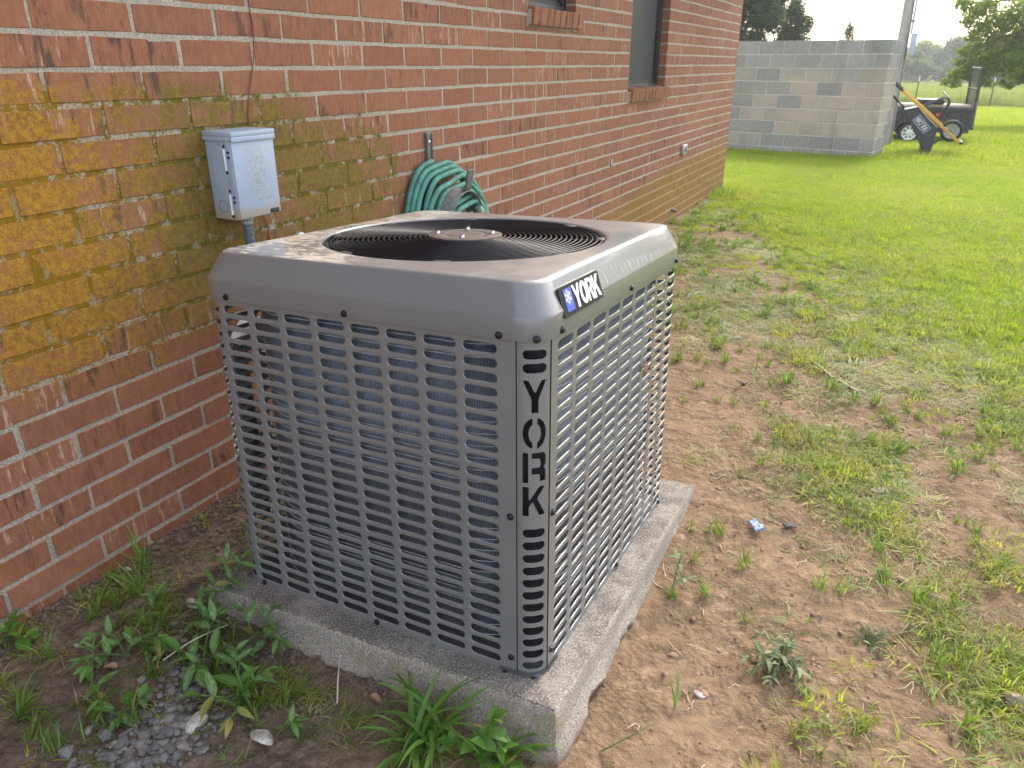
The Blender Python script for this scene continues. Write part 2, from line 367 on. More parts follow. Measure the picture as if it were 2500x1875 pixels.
def mat_coil():
    n = NT('coil_fins'); g = n.n('UVMap').outputs[0]; u = n.xyz(g)[0]; p = n.obj()
    wv = n.math('SINE', n.math('MULTIPLY', u, 2 * math.pi / .0034), 0); f = n.noise(p, 24, 4); j = n.noise(n.map(p, (300, 300, 40)), 1, 3)
    col = n.mix(n.ss(n.math('ADD', wv, n.math('MULTIPLY', j, 1.2)), -.4, 1.3), (.05, .058, .073), (.27, .305, .37)); col = n.mix(n.math('MULTIPLY', n.ss(f, .4, .7), .4), col, (.11, .13, .16))
    n.bs(Base_Color=col, Roughness=.5, Metallic=.3); n.bump(wv, .5, .0015); return n.m
def mat_box():
    n = NT('galvanised_box_paint'); p = n.obj(); x, y, z = n.xyz(p); f = n.noise(p, 22, 5, .65); g = n.noise(p, 240, 3, .8)
    col = n.mix(f, (.28, .34, .44), (.40, .46, .55)); col = n.mix(n.math('MULTIPLY', n.ss(g, .64, .7), .5), col, (.2, .19, .17))
    mid = n.math('MULTIPLY', n.ss(n.math('ABSOLUTE', n.math('SUBTRACT', y, .08)), .07, .01), n.ss(n.math('ABSOLUTE', n.math('SUBTRACT', z, .13)), .1, .02))
    col = n.mix(n.math('MULTIPLY', n.math('MULTIPLY', mid, n.ss(n.noise(p, 90, 4, .8), .38, .6)), .75), col, (.27, .265, .25))
    rust = n.math('MULTIPLY', n.ss(n.math('ADD', f, n.math('MULTIPLY', n.ss(z, .055, .0), .45)), .60, .82), n.math('MAXIMUM', n.ss(z, .06, .01), n.ss(y, .142, .152))); col = n.mix(n.math('MULTIPLY', rust, .75), col, (.42, .33, .20))
    # remains of a peeled printed sticker
    st = n.math('MULTIPLY', n.math('MULTIPLY', n.ss(n.math('ABSOLUTE', n.math('SUBTRACT', z, .052)), .006, .003), n.ss(n.math('ABSOLUTE', n.math('SUBTRACT', y, .098)), .034, .028)), n.ss(n.noise(n.map(p, (1, 330, 190)), 1, 2, .7), .5, .56))
    col = n.mix(n.math('MULTIPLY', st, .8), col, (.22, .20, .13)); n.bs(Base_Color=col, Roughness=.5, Specular_IOR_Level=.5); n.bump(n.math('ADD', f, g), .12, .002); return n.m
def mat_block():
    n = NT('concrete_block'); p = n.pos(); r = n.rnd(); f = n.noise(p, 45, 5, .75); g = n.noise(p, 5, 4)
    zz = n.xyz(p)[2]; warm = n.math('MULTIPLY', n.ss(n.math('ABSOLUTE', n.math('SUBTRACT', n.math('ADD', zz, n.math('MULTIPLY', r, .3)), .85)), .62, .3), n.ss(n.math('ADD', n.math('MULTIPLY', n.xyz(p)[0], .4), r), .2, .62))
    col = n.ramp(f, [(.3, (.19, .182, .165)), (.5, (.30, .288, .265)), (.72, (.41, .39, .355))]); col = n.mix(warm, col, n.mix(f, (.32, .265, .205), (.51, .425, .34)))
    col = n.mix(n.math('MULTIPLY', n.ss(g, .45, .7), .3), col, (.2, .2, .2)); hue = n.math('MULTIPLY', n.math('SUBTRACT', r, .5), .5)
    col = n.mix(n.math('ABSOLUTE', hue), col, n.mix(n.math('GREATER_THAN', hue, 0), (.13, .13, .13), (.42, .40, .37)))
    stn = n.ss(n.noise(n.map(p, (2.5, 2.5, .8)), 1, 5, .7), .5, .72); col = n.mix(n.math('MULTIPLY', stn, .6), col, (.16, .15, .135)); n.bs(Base_Color=col, Roughness=.95, Specular_IOR_Level=.2); n.bump(f, .6, .006); return n.m
def mat_wood(name, dk, lt, sc=(4, 4, 60), rough=.8):
    n = NT(name); p = n.obj(); f = n.noise(n.map(p, sc), 1, 6, .7, .5); n.bs(Base_Color=n.ramp(f, [(.3, dk), (.7, lt)]), Roughness=rough, Specular_IOR_Level=.25); n.bump(f, .5, .003); return n.m

M_GROUND, M_CONC, M_PAINT, M_COIL, M_BOX, M_BLOCK = mat_ground(), mat_concrete(), mat_paint(), mat_coil(), mat_box(), mat_block()
M_BLKMORT = simple('block_mortar', (.54, .52, .48), .95, 0, .12, 60, .5, .003)
M_BLACKG = simple('black_glossy_wire', (.009, .009, .012), .3, 0, .1, 40, spec=.2)
M_BLACKM = simple('black_matte', (.018, .018, .02), .6, 0, .2, 40)
M_SCREW = simple('screw_black', (.03, .032, .036), .4, .7, .2, 300)
M_CHROME = simple('chrome_nut', (.6, .6, .62), .2, 1, .02, 40)
M_HUB = simple('dusty_motor_plate', (.075, .056, .045), .65, .1, .3, 60, .3)
M_BLADE = simple('fan_blade_metal', (.05, .056, .075), .35, .6, .1, 20)
M_INNER = simple('cabinet_inside', (.10, .10, .11), .6, .2, .1, 20)
M_DARKIN = simple('fold_painted_shade', (.035, .035, .037), .7, 0, .1, 20, spec=.2)  # shade behind the post put into the colour of the folds
M_WIREB = simple('coil_wire_bright', (.54, .57, .60), .45, .0, .02, 50)
M_WHITEP = simple('white_plastic', (.74, .75, .76), .45, 0, .04, 30)
M_STEEL = simple('weathered_steel', (.14, .145, .132), .65, .3, .2, 60, .2)
M_ZINC = simple('zinc_grey', (.42, .44, .47), .42, .7, .12, 60, .1)
M_CONDUIT = simple('grey_blue_conduit', (.115, .14, .19), .45, 0, .12, 80)
M_REDWIRE = simple('reddish_wire', (.16, .05, .035), .5, 0, .1, 80)
M_HOSE = simple('green_hose_rubber', (.07, .24, .18), .65, 0, .22, 26, .1)
M_FRAME = simple('bronze_window_frame', (.032, .032, .034), .45, .3, .1, 40)
M_RUBBER = simple('rubber', (.022, .022, .024), .75, 0, .25, 40, .3)
M_RIMW = simple('white_wheel_paint', (.72, .72, .70), .4, 0, .06, 30)
M_RIMG = simple('dull_grey_rim', (.34, .33, .30), .6, .2, .15, 30)
M_TRLR = simple('dark_trailer_steel', (.045, .043, .042), .7, .2, .4, 18, .3)
M_TRAY = simple('black_poly_tray', (.012, .0125, .014), .5, 0, .15, 20)
M_YELW = mat_wood('yellow_painted_wood', (.50, .27, .03), (.66, .38, .06), (3, 3, 3), .5)
M_PLANK = mat_wood('bare_plank', (.44, .35, .24), (.68, .58, .43), (3, 40, 40))
M_POLE = mat_wood('weathered_pole', (.22, .20, .18), (.44, .41, .38), (30, 30, 1.6))
M_BARK = mat_wood('bark', (.05, .042, .035), (.15, .125, .10), (14, 14, 3))
def mat_gravel():
    n = NT('grey_gravel'); p = n.obj(); r = n.rnd(); f = n.noise(p, 160, 4, .7); n.bs(Base_Color=n.mix(n.math('MULTIPLY', f, .5), n.ramp(r, [(0, (.075, .069, .063)), (.5, (.135, .124, .112)), (.85, (.19, .174, .154)), (1, (.25, .21, .165))]), (.22, .21, .2)), Roughness=.9, Specular_IOR_Level=.3); n.bump(f, .5, .002); return n.m
M_STONE = mat_gravel()
M_WSTONE = simple('white_stone', (.42, .38, .33), .95, 0, .3, 45, .8, .004)
M_BROCK = simple('tan_rock', (.24, .185, .135), .9, 0, .2, 40, .4, .003)
M_CLOD = simple('dark_clods', (.13, .095, .072), .95, 0, .25, 60, .5, .002)
M_DRYLEAF = simple('dry_leaf', (.30, .17, .09), .8, 0, .3, 60, .3)
M_RED = simple('red_reflector', (.5, .03, .03), .4)
M_BLUEP = simple('blue_plastic_film', (.17, .25, .38), .4, 0, .25, 60)
M_POST = simple('rusty_fence_post', (.10, .06, .04), .8, .2, .2, 40)
M_SIDING = simple('painted_soffit', (.60, .58, .54), .7, 0, .03, 10)
M_ROOF = simple('asphalt_shingle', (.07, .068, .066), .95, 0, .3, 30, .5)
M_GRASS = mat_leaf('lawn_grass', (.15, .26, .014), (.33, .44, .03), .55, .5, ((.40, .34, .13), .07))
M_DRY = mat_leaf('dry_grass', (.17, .16, .06), (.42, .37, .18), .3, .7)
M_SPROUT = mat_leaf('young_grass', (.085, .165, .022), (.21, .31, .05), .45, .45, ((.38, .32, .15), .12))
M_BLADEW = mat_leaf('wide_grass_blade', (.075, .17, .03), (.16, .30, .05), .4, .38)
M_FOL = mat_leaf('tree_leaves', (.065, .115, .018), (.24, .32, .05), .5, .45)
M_FOLFAR = mat_leaf('far_tree_leaves', (.045, .085, .03), (.13, .20, .06), .3, .6)
M_CEDAR = mat_leaf('cedar_needles', (.03, .055, .028), (.085, .125, .055), .35, .6)
M_TALL = mat_leaf('tall_grass', (.11, .17, .035), (.30, .36, .10), .45, .6, ((.42, .37, .17), .2))
M_YLEAF = mat_leaf('yellowing_leaf', (.22, .24, .05), (.38, .34, .10), .35, .5)
M_WEED = mat_weedleaf()
M_STEM = simple('weed_stem', (.10, .14, .05), .6)
M_BROAD = mat_leaf('broad_leaf', (.06, .15, .022), (.14, .29, .045), .4, .4)
M_GREYWEED = mat_leaf('grey_green_leaf', (.10, .135, .06), (.25, .28, .15), .25, .7)
def mat_pane():
    n = NT('screened_glass'); p = n.pos(); f = n.noise(n.map(p, (1, 2, 1.2)), 1.5, 4); n.bs(Base_Color=n.mix(f, (.035, .038, .042), (.075, .08, .085)), Roughness=.5, Specular_IOR_Level=.12); return n.m
M_PANE = mat_pane()
M_BADGE = simple('badge_black', (.020, .021, .015), .55, 0, .05, 40, spec=.12)
M_BLUE = simple('badge_blue', (.02, .06, .52), .35, 0, .03, 40)
M_LETTER = simple('badge_white', (.66, .70, .72), .5, 0, .02, 40)

# ================================================================== GROUND
def axis(parts):
    out = [parts[0][0]]
    for a, b, s0, s1 in parts:
        x = a; s = s0
        while x < b - 1e-6:
            t = (x - a) / (b - a); s = s0 * (s1 / s0) ** t; x = min(b, x + s); out.append(x)
    return np.array(out)
gx = axis([(-160, -8, 20, 2), (-8, -.1, 2, .05), (-.1, 2.9, .0135, .0135), (2.9, 8, .0135, .4), (8, 160, .4, 20)])
gy = axis([(-12, .4, 1.5, .02), (.4, 4.2, .0135, .0135), (4.2, 14, .0135, .15), (14, 160, .15, 8)])
GX, GY = np.meshgrid(gx, gy, indexing='ij')
me = grid_mesh('ground', np.stack([GX, GY, gh(GX, GY)], -1), M_GROUND)
av = me.attributes.new('lawn', 'FLOAT', 'POINT'); av.data.foreach_set('value', lawn(GX, GY).astype(np.float32).ravel())
hum = np.clip(sst(1.25, .7, GX + fbm(GX, GY, 3, 4) * .7 + np.clip(GY - 1.0, 0, 9) * .55) * sst(6, 4, GY), 0, 1)
av = me.attributes.new('humus', 'FLOAT', 'POINT'); av.data.foreach_set('value', hum.astype(np.float32).ravel())
kind(link('ground', me), 'structure')

# ================================================================== BRICK HOUSE
house = thing('brick_house', 'red brick house wall with pale mortar and a mustard algae stain', 'house', (0, 0, 0))
CO, PITCH, PH = .0761, .2547, 1.234            # course height, brick pitch, phase of the even rows
Z0 = 1.2499 - CO * 18; YA, YB = -2.6, 8.483; ZT = 2.50
WIN = [(3.555, 4.14, 1.512, 2.27), (5.09, 5.937, 1.102, 2.27)]
mb = MB()
ys = [YA + .1, WIN[0][0], WIN[0][1], WIN[1][0], WIN[1][1], YB - .006]
g_ = .005
def slab(y0, y1, z0, z1): mb.box((-.105, y0, z0), (-.0016, y1, z1))
slab(YA, WIN[0][0] - g_, -.3, ZT); slab(WIN[0][0] - g_, WIN[0][1] + g_, -.3, WIN[0][2] - .012); slab(WIN[0][0] - g_, WIN[0][1] + g_, WIN[0][3], ZT)
slab(WIN[0][1] + g_, WIN[1][0] - g_, -.3, ZT); slab(WIN[1][0] - g_, WIN[1][1] + g_, -.3, WIN[1][2] - .012); slab(WIN[1][0] - g_, WIN[1][1] + g_, WIN[1][3], ZT); slab(WIN[1][1] + g_, YB - .006, -.3, ZT)
mb.box((-7.2, YA, -.3), (-.107, YA + .1, ZT)); mb.box((-7.2, YB - .106, -.3), (-.107, YB - .006, ZT)); mb.box((-7.3, YA, -.3), (-7.202, YB - .006, ZT))
ob('mortar_wall', mb, M_MORTAR, house, None)
mb = MB(); mb.box((-7.6, YA - .35, ZT + .002), (.42, YB + .35, ZT + .05)); mb.box((.422, YA - .35, ZT - .12), (.447, YB + .35, ZT + .06)); ob('soffit', mb, M_SIDING, house, None)
mb = MB(); e0, e1 = YA - .4, YB + .4
mb.add([(-7.7, e0, ZT + .062), (.5, e0, ZT + .062), (.5, e1, ZT + .062), (-7.7, e1, ZT + .062), (-3.6, e0 + 2.5, ZT + 1.7), (-3.6, e1 - 2.5, ZT + 1.7)], [(0, 3, 2, 1), (0, 1, 4), (1, 2, 5, 4), (2, 3, 5), (3, 0, 4, 5)]); ob('roof', mb, M_ROOF, house, None)

def brick_mesh(L, H, D, seed, m=M_BRICK, b=.0012):
    """one brick, its face at x=0, chamfered and a little uneven"""
    r = random.Random(seed); j = lambda a=.0011: r.uniform(-a, a)
    nl = 3 if L > .12 else 1
    q = [(-L / 2 + L * i / nl, -H / 2) for i in range(nl + 1)] + [(L / 2 - L * i / nl, H / 2) for i in range(nl + 1)]
    q = [(y + j(), z + j(.0016)) for y, z in q]; k = len(q)
    mm = MB(); vs = [(-D, y, z) for y, z in q] + [(-b, y, z) for y, z in q] + [(j(.0006), y * (1 - 2 * b / L), z * (1 - 2 * b / H)) for y, z in q]
    fs = []
    for l in (0, k):
        for i in range(k): fs.append((l + i, l + (i + 1) % k, l + k + (i + 1) % k, l + k + i))
    fs.append(tuple(range(2 * k, 3 * k))); mm.add(vs, fs); return mm
BL, BH = PITCH - .0105, CO - .0125
full = [brick_mesh(BL, BH, .09, k).mesh('brick', M_BRICK) for k in range(8)]
bricks = []                                   # (centre y, z, length, dx)
k = 0
while Z0 + k * CO < ZT - .03:
    z0 = Z0 + k * CO; zc = z0 + CO / 2; ph = PH if k % 2 == 0 else PH + PITCH / 2
    segs = [(YA, YB)]
    for (a, b, c, d) in WIN:
        if z0 + CO * .75 > c - .006 and z0 + CO * .25 < d:
            segs = [t for s in segs for t in ((s[0], min(s[1], a)), (max(s[0], b), s[1])) if t[1] - t[0] > .03]
        elif z0 + CO > c - .09 and z0 + CO * .3 < c:    # the sill's courses
            segs = [t for s in segs for t in ((s[0], min(s[1], a - .012)), (max(s[0], b + .045), s[1])) if t[1] - t[0] > .03]
    low = [(a - .012, b + .045, c - .088) for (a, b, c, d) in WIN if z0 + .012 < c - .088 < z0 + CO - .006]
    jobs = [(a, b, None) for a, b in segs] + [(a, b, zt_) for a, b, zt_ in low]
    for (a, b, zt_) in jobs:
        n0 = math.floor((a - ph) / PITCH); y = ph + n0 * PITCH; cuts = [a]
        while y < b - .04:
            if y > a + .04: cuts.append(y)
            y += PITCH * 1.0
        cuts.append(b)
        for i in range(len(cuts) - 1):
            l = cuts[i]; r = cuts[i + 1]; l2 = l + (.00525 if i > 0 else 0); r2 = r - (.00525 if i < len(cuts) - 2 else 0)
            jj = random.uniform(-.002, .002)
            hb = BH if zt_ is None else zt_ - z0 - .006; bricks.append(((l2 + r2) / 2 + jj * (0 < i < len(cuts) - 2), (zc if zt_ is None else z0 + .006 + hb / 2) + random.uniform(-.0009, .0009), r2 - l2, random.uniform(-.0012, .0016), hb))
    k += 1
B = np.array(bricks)
def proj(P):
    q = (P - CAM) @ CM; d = q[:, 2:3]; return np.where(d > .05, FPX * q[:, :2] / np.maximum(d, .05), 1e9) + [1250, 937.5]
cn = proj(np.stack([B[:, 3] * 0, B[:, 0], B[:, 1]], -1)); lf = proj(np.stack([B[:, 3] * 0, B[:, 0] - B[:, 2] / 2, B[:, 1]], -1)); rt = proj(np.stack([B[:, 3] * 0, B[:, 0] + B[:, 2] / 2, B[:, 1]], -1))
tp = proj(np.stack([B[:, 3] * 0, B[:, 0], B[:, 1] + .03], -1)); bt = proj(np.stack([B[:, 3] * 0, B[:, 0], B[:, 1] - .03], -1))
inv = ((lf[:, 0] < 2500) & (rt[:, 0] > 0) & (tp[:, 1] < 1875) & (bt[:, 1] > 0) & (cn[:, 0] < 1e6))
hid = ((cn[:, 0] > 700) & (cn[:, 1] > 640) & (cn[:, 0] < 1600)) | ((B[:, 1] < -.01))         # behind the cabinet or in the soil
area = np.linalg.norm(rt - lf, axis=1) * np.linalg.norm(tp - bt, axis=1) * inv * ~hid
top = set(np.argsort(-area)[:284].tolist())
rest = MB()
for i, (yc, zc, L, dx, hb) in enumerate(bricks):
    isfull = abs(L - BL) < .004 and abs(hb - BH) < 1e-6
    if i in top:
        me_ = full[random.randrange(8)] if isfull else brick_mesh(L, hb, .09, i).mesh('brick', M_BRICK)
        link('brick', me_, house, (dx, yc, zc))
    else:
        m_ = brick_mesh(L, hb, .09, i); rest.add([(x + dx, y + yc, z + zc) for x, y, z in m_.v], m_.f)
kind(ob('brick_courses', rest, M_BRICK, house, None), 'stuff')
# rowlock sills and the two windows
for (a, b, c, d), (s0, s1) in zip(WIN, ((3.553, 4.192), (5.104, 5.990))):
    n_ = round((s1 - s0) / .0762); wd = (s1 - s0) / n_
    sm = [brick_mesh(wd - .009, .078, .12, 90 + q, b=.003).mesh('sill_brick', M_BRICK) for q in range(4)]
    for q in range(n_):
        link('sill_brick', sm[q % 4], house, (.030 + random.uniform(-.002, .002), s0 + wd * (q + .5), c - .040 + random.uniform(-.001, .001)), (0, R(7), 0))
    mb = MB(); mb.box((-.10, s0 + .002, c - .076), (.016, s1 - .002, c - .010)); ob('sill_mortar', mb, M_MORTAR, house, None)
    win = MB(); fw = .048; x0, x1 = -.098, -.058
    win.bbox((x0, a - .01, c - .01), (x1, a + fw, d), .003); win.bbox((x0, b - fw, c - .01), (x1, b + .01, d), .003); win.bbox((x0, a + fw - .002, c - .01), (x1 + .004, b - fw + .002, c + .03), .003); win.bbox((x0, a + fw - .002, d - .05), (x1 + .004, b - fw + .002, d), .003)
    f_ = ob('window', win, M_FRAME, house, 40)
    mb = MB(); mb.box((-.092, a + fw - .004, c + .028), (-.080, b - fw + .004, d - .048)); ob('pane', mb, M_PANE, f_, None)
    mb = MB(); iw = .018; xa, xb = -.079, -.070
    mb.box((xa, a + fw, c + .031), (xb, a + fw + iw, d - .051)); mb.box((xa, b - fw - iw, c + .031), (xb, b - fw, d - .051)); mb.box((xa, a + fw + iw, c + .031), (xb, b - fw - iw, c + .031 + iw)); mb.box((xa, a + fw + iw, d - .051 - iw), (xb, b - fw - iw, d - .051)); ob('screen_frame', mb, M_FRAME, f_, None)

# ================================================================== BLOCK WALL
bw = thing('block_wall', 'low grey and tan concrete block wall beyond the corner of the brick house', 'block wall', (1.262, 13.22, 0), (0, 0, R(-9.2)))
BHH, BLL, TH = .2, .395, .19; RET = .80; LEN = 5 * BLL * 1.0 + .6 * BLL + BLL
mb = MB(); mb.box((-LEN + .02, .007, -.5), (-.006, TH - .006, 1.592)); mb.box((-TH + .006, TH - .004, -.5), (-.006, RET - .006, 1.592)); ob('mortar', mb, M_BLKMORT, bw, None)
bl_rows = [1.597 - BHH * i for i in range(10)]
def blk(lo, hi):
    mm = MB(); c = [(a + b) / 2 for a, b in zip(lo, hi)]
    mm.bbox([a - d for a, d in zip(lo, c)], [b - d for b, d in zip(hi, c)], .005)
    link('block', mm.mesh('block', M_BLOCK, None), bw, c)
for i, zt in enumerate(bl_rows):
    zb = zt - BHH + .011; x = 0.0
    first = BLL / 2 if i % 2 else BLL
    cuts = [0]; x = -first * (.5 if i % 2 == 0 and False else 1)
    while x > -LEN: cuts.append(x); x -= BLL
    cuts.append(-LEN)
    for a, b in zip(cuts[:-1], cuts[1:]):
        if a - b < .05: continue
        e = random.uniform(-.003, .003)
        blk((b + .0055, 0 + e, zb), (a - .0055, (TH if a == 0 and i % 2 else .13) + e, zt - .0015))
    y = 0.004 if i % 2 == 0 else TH
    cuts = [.002 if False else (TH * 0 + .13 + .012) if i % 2 == 0 else TH + .011]
    while cuts[-1] + BLL < RET: cuts.append(cuts[-1] + BLL)
    cuts.append(RET)
    for a, b in zip(cuts[:-1], cuts[1:]):
        if b - a < .05: continue
        e = random.uniform(-.003, .003); blk((-.13 + e, a, zb), (e, b - .011, zt - .0015))

# ================================================================== UTILITY POLE AND ITS METER BOX
pb = (1.372, 15.6); pz = ghs(*pb)
pole = thing('utility_pole', 'grey weathered wooden utility pole behind the concrete block wall', 'utility pole', (pb[0], pb[1], pz))
def lean(z): return -.024 * z
mb = MB(); N = 24
prf = []
for i in range(23):
    z = -.4 + i * .36; prf.append((.093 - .0035 * z, z))
mb.lathe(prf, 20); mb.v = [(x * (1 + .025 * math.sin(7 * math.atan2(y, x) + z)) + lean(z), y * (1 + .02 * math.cos(5 * math.atan2(y, x))), z) for x, y, z in mb.v]
ob('shaft', mb, M_POLE, pole, 60)
mb = MB(); mb.tube([(lean(z) + .112, -.02, z) for z in (1.86, 2.6, 3.6, 5, 7.2)], .019, 10); ob('conduit_pipe', mb, M_ZINC, pole, 60)
mb = MB(); mb.tube([(lean(z) + .075, -.07, z) for z in (0, 1, 2, 3, 5, 7.2)], .007, 6); ob('ground_cable', mb, M_STEEL, pole, 60)
mb = MB()
for z in (2.05, 3.0, 4.4): mb.box((lean(z) + .08, -.045, z), (lean(z) + .136, .005, z + .025))
ob('pipe_strap', mb, M_STEEL, pole, None)
mb_t = thing('meter_box', 'pale blue-grey electrical box fixed to the right side of the wooden pole', 'electrical box', (pb[0] + .073, pb[1] - .035, pz + 1.52))
mb = MB(); mb.bbox((0, -.075, 0), (.098, .075, .345), .006); ob('body', mb, M_BOX, mb_t, 40)
mb = MB(); mb.bbox((-.004, -.086, .325), (.104, -.002, .352), .004); ob('lid', mb, M_BOX, mb_t, 40)
mb = MB(); mb.bbox((.006, -.083, .012), (.092, -.0752, .320), .003); ob('door', mb, M_BOX, mb_t, 40)
mb = MB(); mb.bbox((.042, -.092, .14), (.056, -.0835, .17), .002); ob('latch', mb, M_ZINC, mb_t, 40)

# ================================================================== WHEELBARROW
wbY = 14.6
def wp(px, py, y=wbY): return at(2100 + px * .25316, py * .25316, y)
wz = ghs(2.05, wbY)
base = wp(640, 1512)
wb = thing('wheelbarrow', 'black wheelbarrow with yellow handles tipped up on its tray beside the block wall', 'wheelbarrow', (base[0], wbY, wz))
DZ = wz - base[2]
def wl(px, py, dy=0):
    q = wp(px, py); return Vector((q[0] - base[0], dy, q[2] - base[2]))
prof = [wl(432, 1072), wl(556, 1046), wl(640, 1150), wl(738, 1248), wl(700, 1400), wl(660, 1500), wl(640, 1512)]
mb = MB(); nW = len(prof)
rim_d = (prof[6] - prof[0]).normalized(); dists = [((p - prof[0]) - rim_d * (p - prof[0]).dot(rim_d)).length for p in prof]
def wside(p): return .33 - .09 * ((p - prof[0]) - rim_d * (p - prof[0]).dot(rim_d)).length / max(dists)
vs = []; cx = sum((p for p in prof), Vector()) / nW
for s_, in_ in ((-1, 0), (-1, 1), (1, 1), (1, 0)):
    for i, p in enumerate(prof):
        wdt = wside(p)
        q = Vector(p) + (cx - p) * (.05 if in_ else 0); vs.append((q.x, s_ * (wdt - (.012 if in_ else 0)), q.z))
fs = []
for i in range(nW - 1): fs.append((i, i + 1, 3 * nW + i + 1, 3 * nW + i)); fs.append((nW + i + 1, nW + i, 2 * nW + i, 2 * nW + i + 1))
fs.append(tuple(range(nW - 1, -1, -1))); fs.append(tuple(3 * nW + i for i in range(nW)))
mb.add(vs, fs); ob('tray', mb, M_TRAY, wb, 30)
mb = MB(); rr = [(wl(432, 1072), -.33), (wl(640, 1512), -.33), (wl(640, 1512), .33), (wl(432, 1072), .33)]
mb.tube([(p.x - .008, y, p.z) for p, y in rr], .014, 8, closed=True); ob('tray_rim', mb, M_TRAY, wb, 60)
for nm_off, y_ in ((0, -.27), (1, .27)):
    a, b = wl(400, 884), wl(945, 1388); g = wl(310, 806)
    t = (b - a).normalized(); up = Vector((0, 1, 0)).cross(t); M4 = Matrix((( t.x, 0, up.x, a.x), (t.y, 1, up.y, y_), (t.z, 0, up.z, a.z), (0, 0, 0, 1)))
    L_ = (b - a).length; mb = MB(); mb.bbox((0, -.019, -.022), (L_, .019, .022), .004, M4); ob('handle', mb, M_YELW, wb, 40)
    gl = (a - g).length; mb = MB(); mb.tube([M4 @ Vector((x, 0, 0)) for x in (-gl, -gl + .01, -.02, .03)], [.016, .02, .021, .026], 12); ob('grip', mb, M_RUBBER, wb, 60)
mb = MB()
for y_ in (-.24, .24): mb.tube([wl(615, 1040, y_), wl(720, 1000, y_), wl(815, 962, y_), wl(845, 970, y_), wl(857, 1010, y_), wl(820, 1080, y_), wl(750, 1172, y_)], .013, 8)
mb.tube([wl(848, 968, -.24), wl(800, 915, -.1), wl(800, 915, .1), wl(848, 968, .24)], .012, 8); ob('leg', mb, M_TRAY, wb, 60)
mb = MB(); mb.tube([wl(310, 948, .16), wl(365, 1010, .16)], .02, 10); mb.tube([wl(365, 1010, .16), wl(432, 1074, .2), wl(520, 1240, .3)], .013, 8); ob('brace', mb, M_TRAY, wb, 60)
mb = MB(); mb.tube([wl(945, 1386, -.27), wl(972, 1396, -.2), wl(972, 1396, .2), wl(945, 1386, .27)], .02, 8); mb.tube([wl(700, 1408, 0), wl(740, 1380, 0), wl(800, 1360, 0)], .01, 8); ob('nose_bar', mb, M_TRAY, wb, 60)
wc = wl(875, 1285); WR = wl(990, 1285).x - wc.x
mat = Matrix.Translation(wc) @ Matrix.Rotation(R(90), 4, 'X')
tyre = MB(); tyre.lathe([(WR * .70, -.035), (WR * .80, -.046), (WR * .95, -.04), (WR * .985, -.03), (WR, -.012), (WR, .012), (WR * .985, .03), (WR * .95, .04), (WR * .80, .046), (WR * .70, .035)], 40, mat)
wheel = MB(); wheel.lathe([(.001, -.028), (WR * .16, -.03), (WR * .2, -.012), (WR * .5, -.008), (WR * .64, -.02), (WR * .74, -.032), (WR * .74, .032), (WR * .64, .02), (WR * .2, .012), (WR * .16, .03), (.001, .028)], 40, mat)
wo = ob('wheel', wheel, M_RIMG, wb, 40); ob('tyre', tyre, M_RUBBER, wo, 40)
mb = MB(); mb.tube([wc + Vector((0, -.2, 0)), wc + Vector((0, .2, 0))], .009, 8)
for s_ in (-1, 1): mb.tube([wc + Vector((0, s_ * .18, 0)), wl(800, 1245, s_ * .24)], .011, 6)
ob('axle', mb, M_STEEL, wb, 60)
# lettering on the tray side: VULCAN in a frame
def strokes(text, hgt, wid, gap, th):
    S = {'V': [[(0, 1), (.5, 0), (1, 1)]], 'U': [[(0, 1), (0, .2), (.2, 0), (.8, 0), (1, .2), (1, 1)]], 'L': [[(0, 1), (0, 0), (1, 0)]],
         'C': [[(1, .8), (.8, 1), (.2, 1), (0, .8), (0, .2), (.2, 0), (.8, 0), (1, .2)]], 'A': [[(0, 0), (.5, 1), (1, 0)], [(.22, .35), (.78, .35)]], 'N': [[(0, 0), (0, 1), (1, 0), (1, 1)]]}
    out = []; x = 0
    for ch in text:
        for pl in S[ch]: out.append([(x + a * wid, b * hgt) for a, b in pl])
        x += wid + gap
    return out, x - gap
A_, B_ = wl(630, 1262, -.262), wl(548, 1158, -.262); bx = (B_ - A_); LT = bx.length; bx.normalize(); by = Vector((bx.z, 0, -bx.x))
if by.z > 0: by = -by
st_, wtot = strokes('VULCAN', LT * .30, LT * .118, LT * .058, .01)
mb = MB(); sc_ = LT / wtot; yy = -.252
def tp_(u, v): q = A_ + bx * u * sc_ + by * (v - LT * .15); return Vector((q.x, 0, q.z))
def ty_(p): return -wside(Vector((p.x, 0, p.z))) - .001
def flat_stroke(mb, a, b, th):
    d = (b - a).normalized(); nrm = Vector((-d.z, 0, d.x)) * th / 2; e = d * th / 2
    q = [a - e - nrm, b + e - nrm, b + e + nrm, a - e + nrm]
    for z_ in (0,):
        vs = [(p.x, ty_(p) + .004, p.z) for p in q] + [(p.x, ty_(p) - .003, p.z) for p in q]; mb.add(vs, [(0, 1, 2, 3), (7, 6, 5, 4), (0, 4, 5, 1), (1, 5, 6, 2), (2, 6, 7, 3), (3, 7, 4, 0)])
for pl in st_:
    for a, b in zip(pl[:-1], pl[1:]): flat_stroke(mb, tp_(*a), tp_(*b), LT * .038)
ob('lettering', mb, M_LETTER, wb, None)
mb = MB(); m_ = LT * .11; fr = [(-m_, -m_), (wtot + m_, -m_), (wtot + m_, LT * .30 + m_), (-m_, LT * .30 + m_)]
for a, b in zip(fr, fr[1:] + fr[:1]): flat_stroke(mb, tp_(*a), tp_(*b), LT * .022)
ob('label_frame', mb, M_LETTER, wb, None)
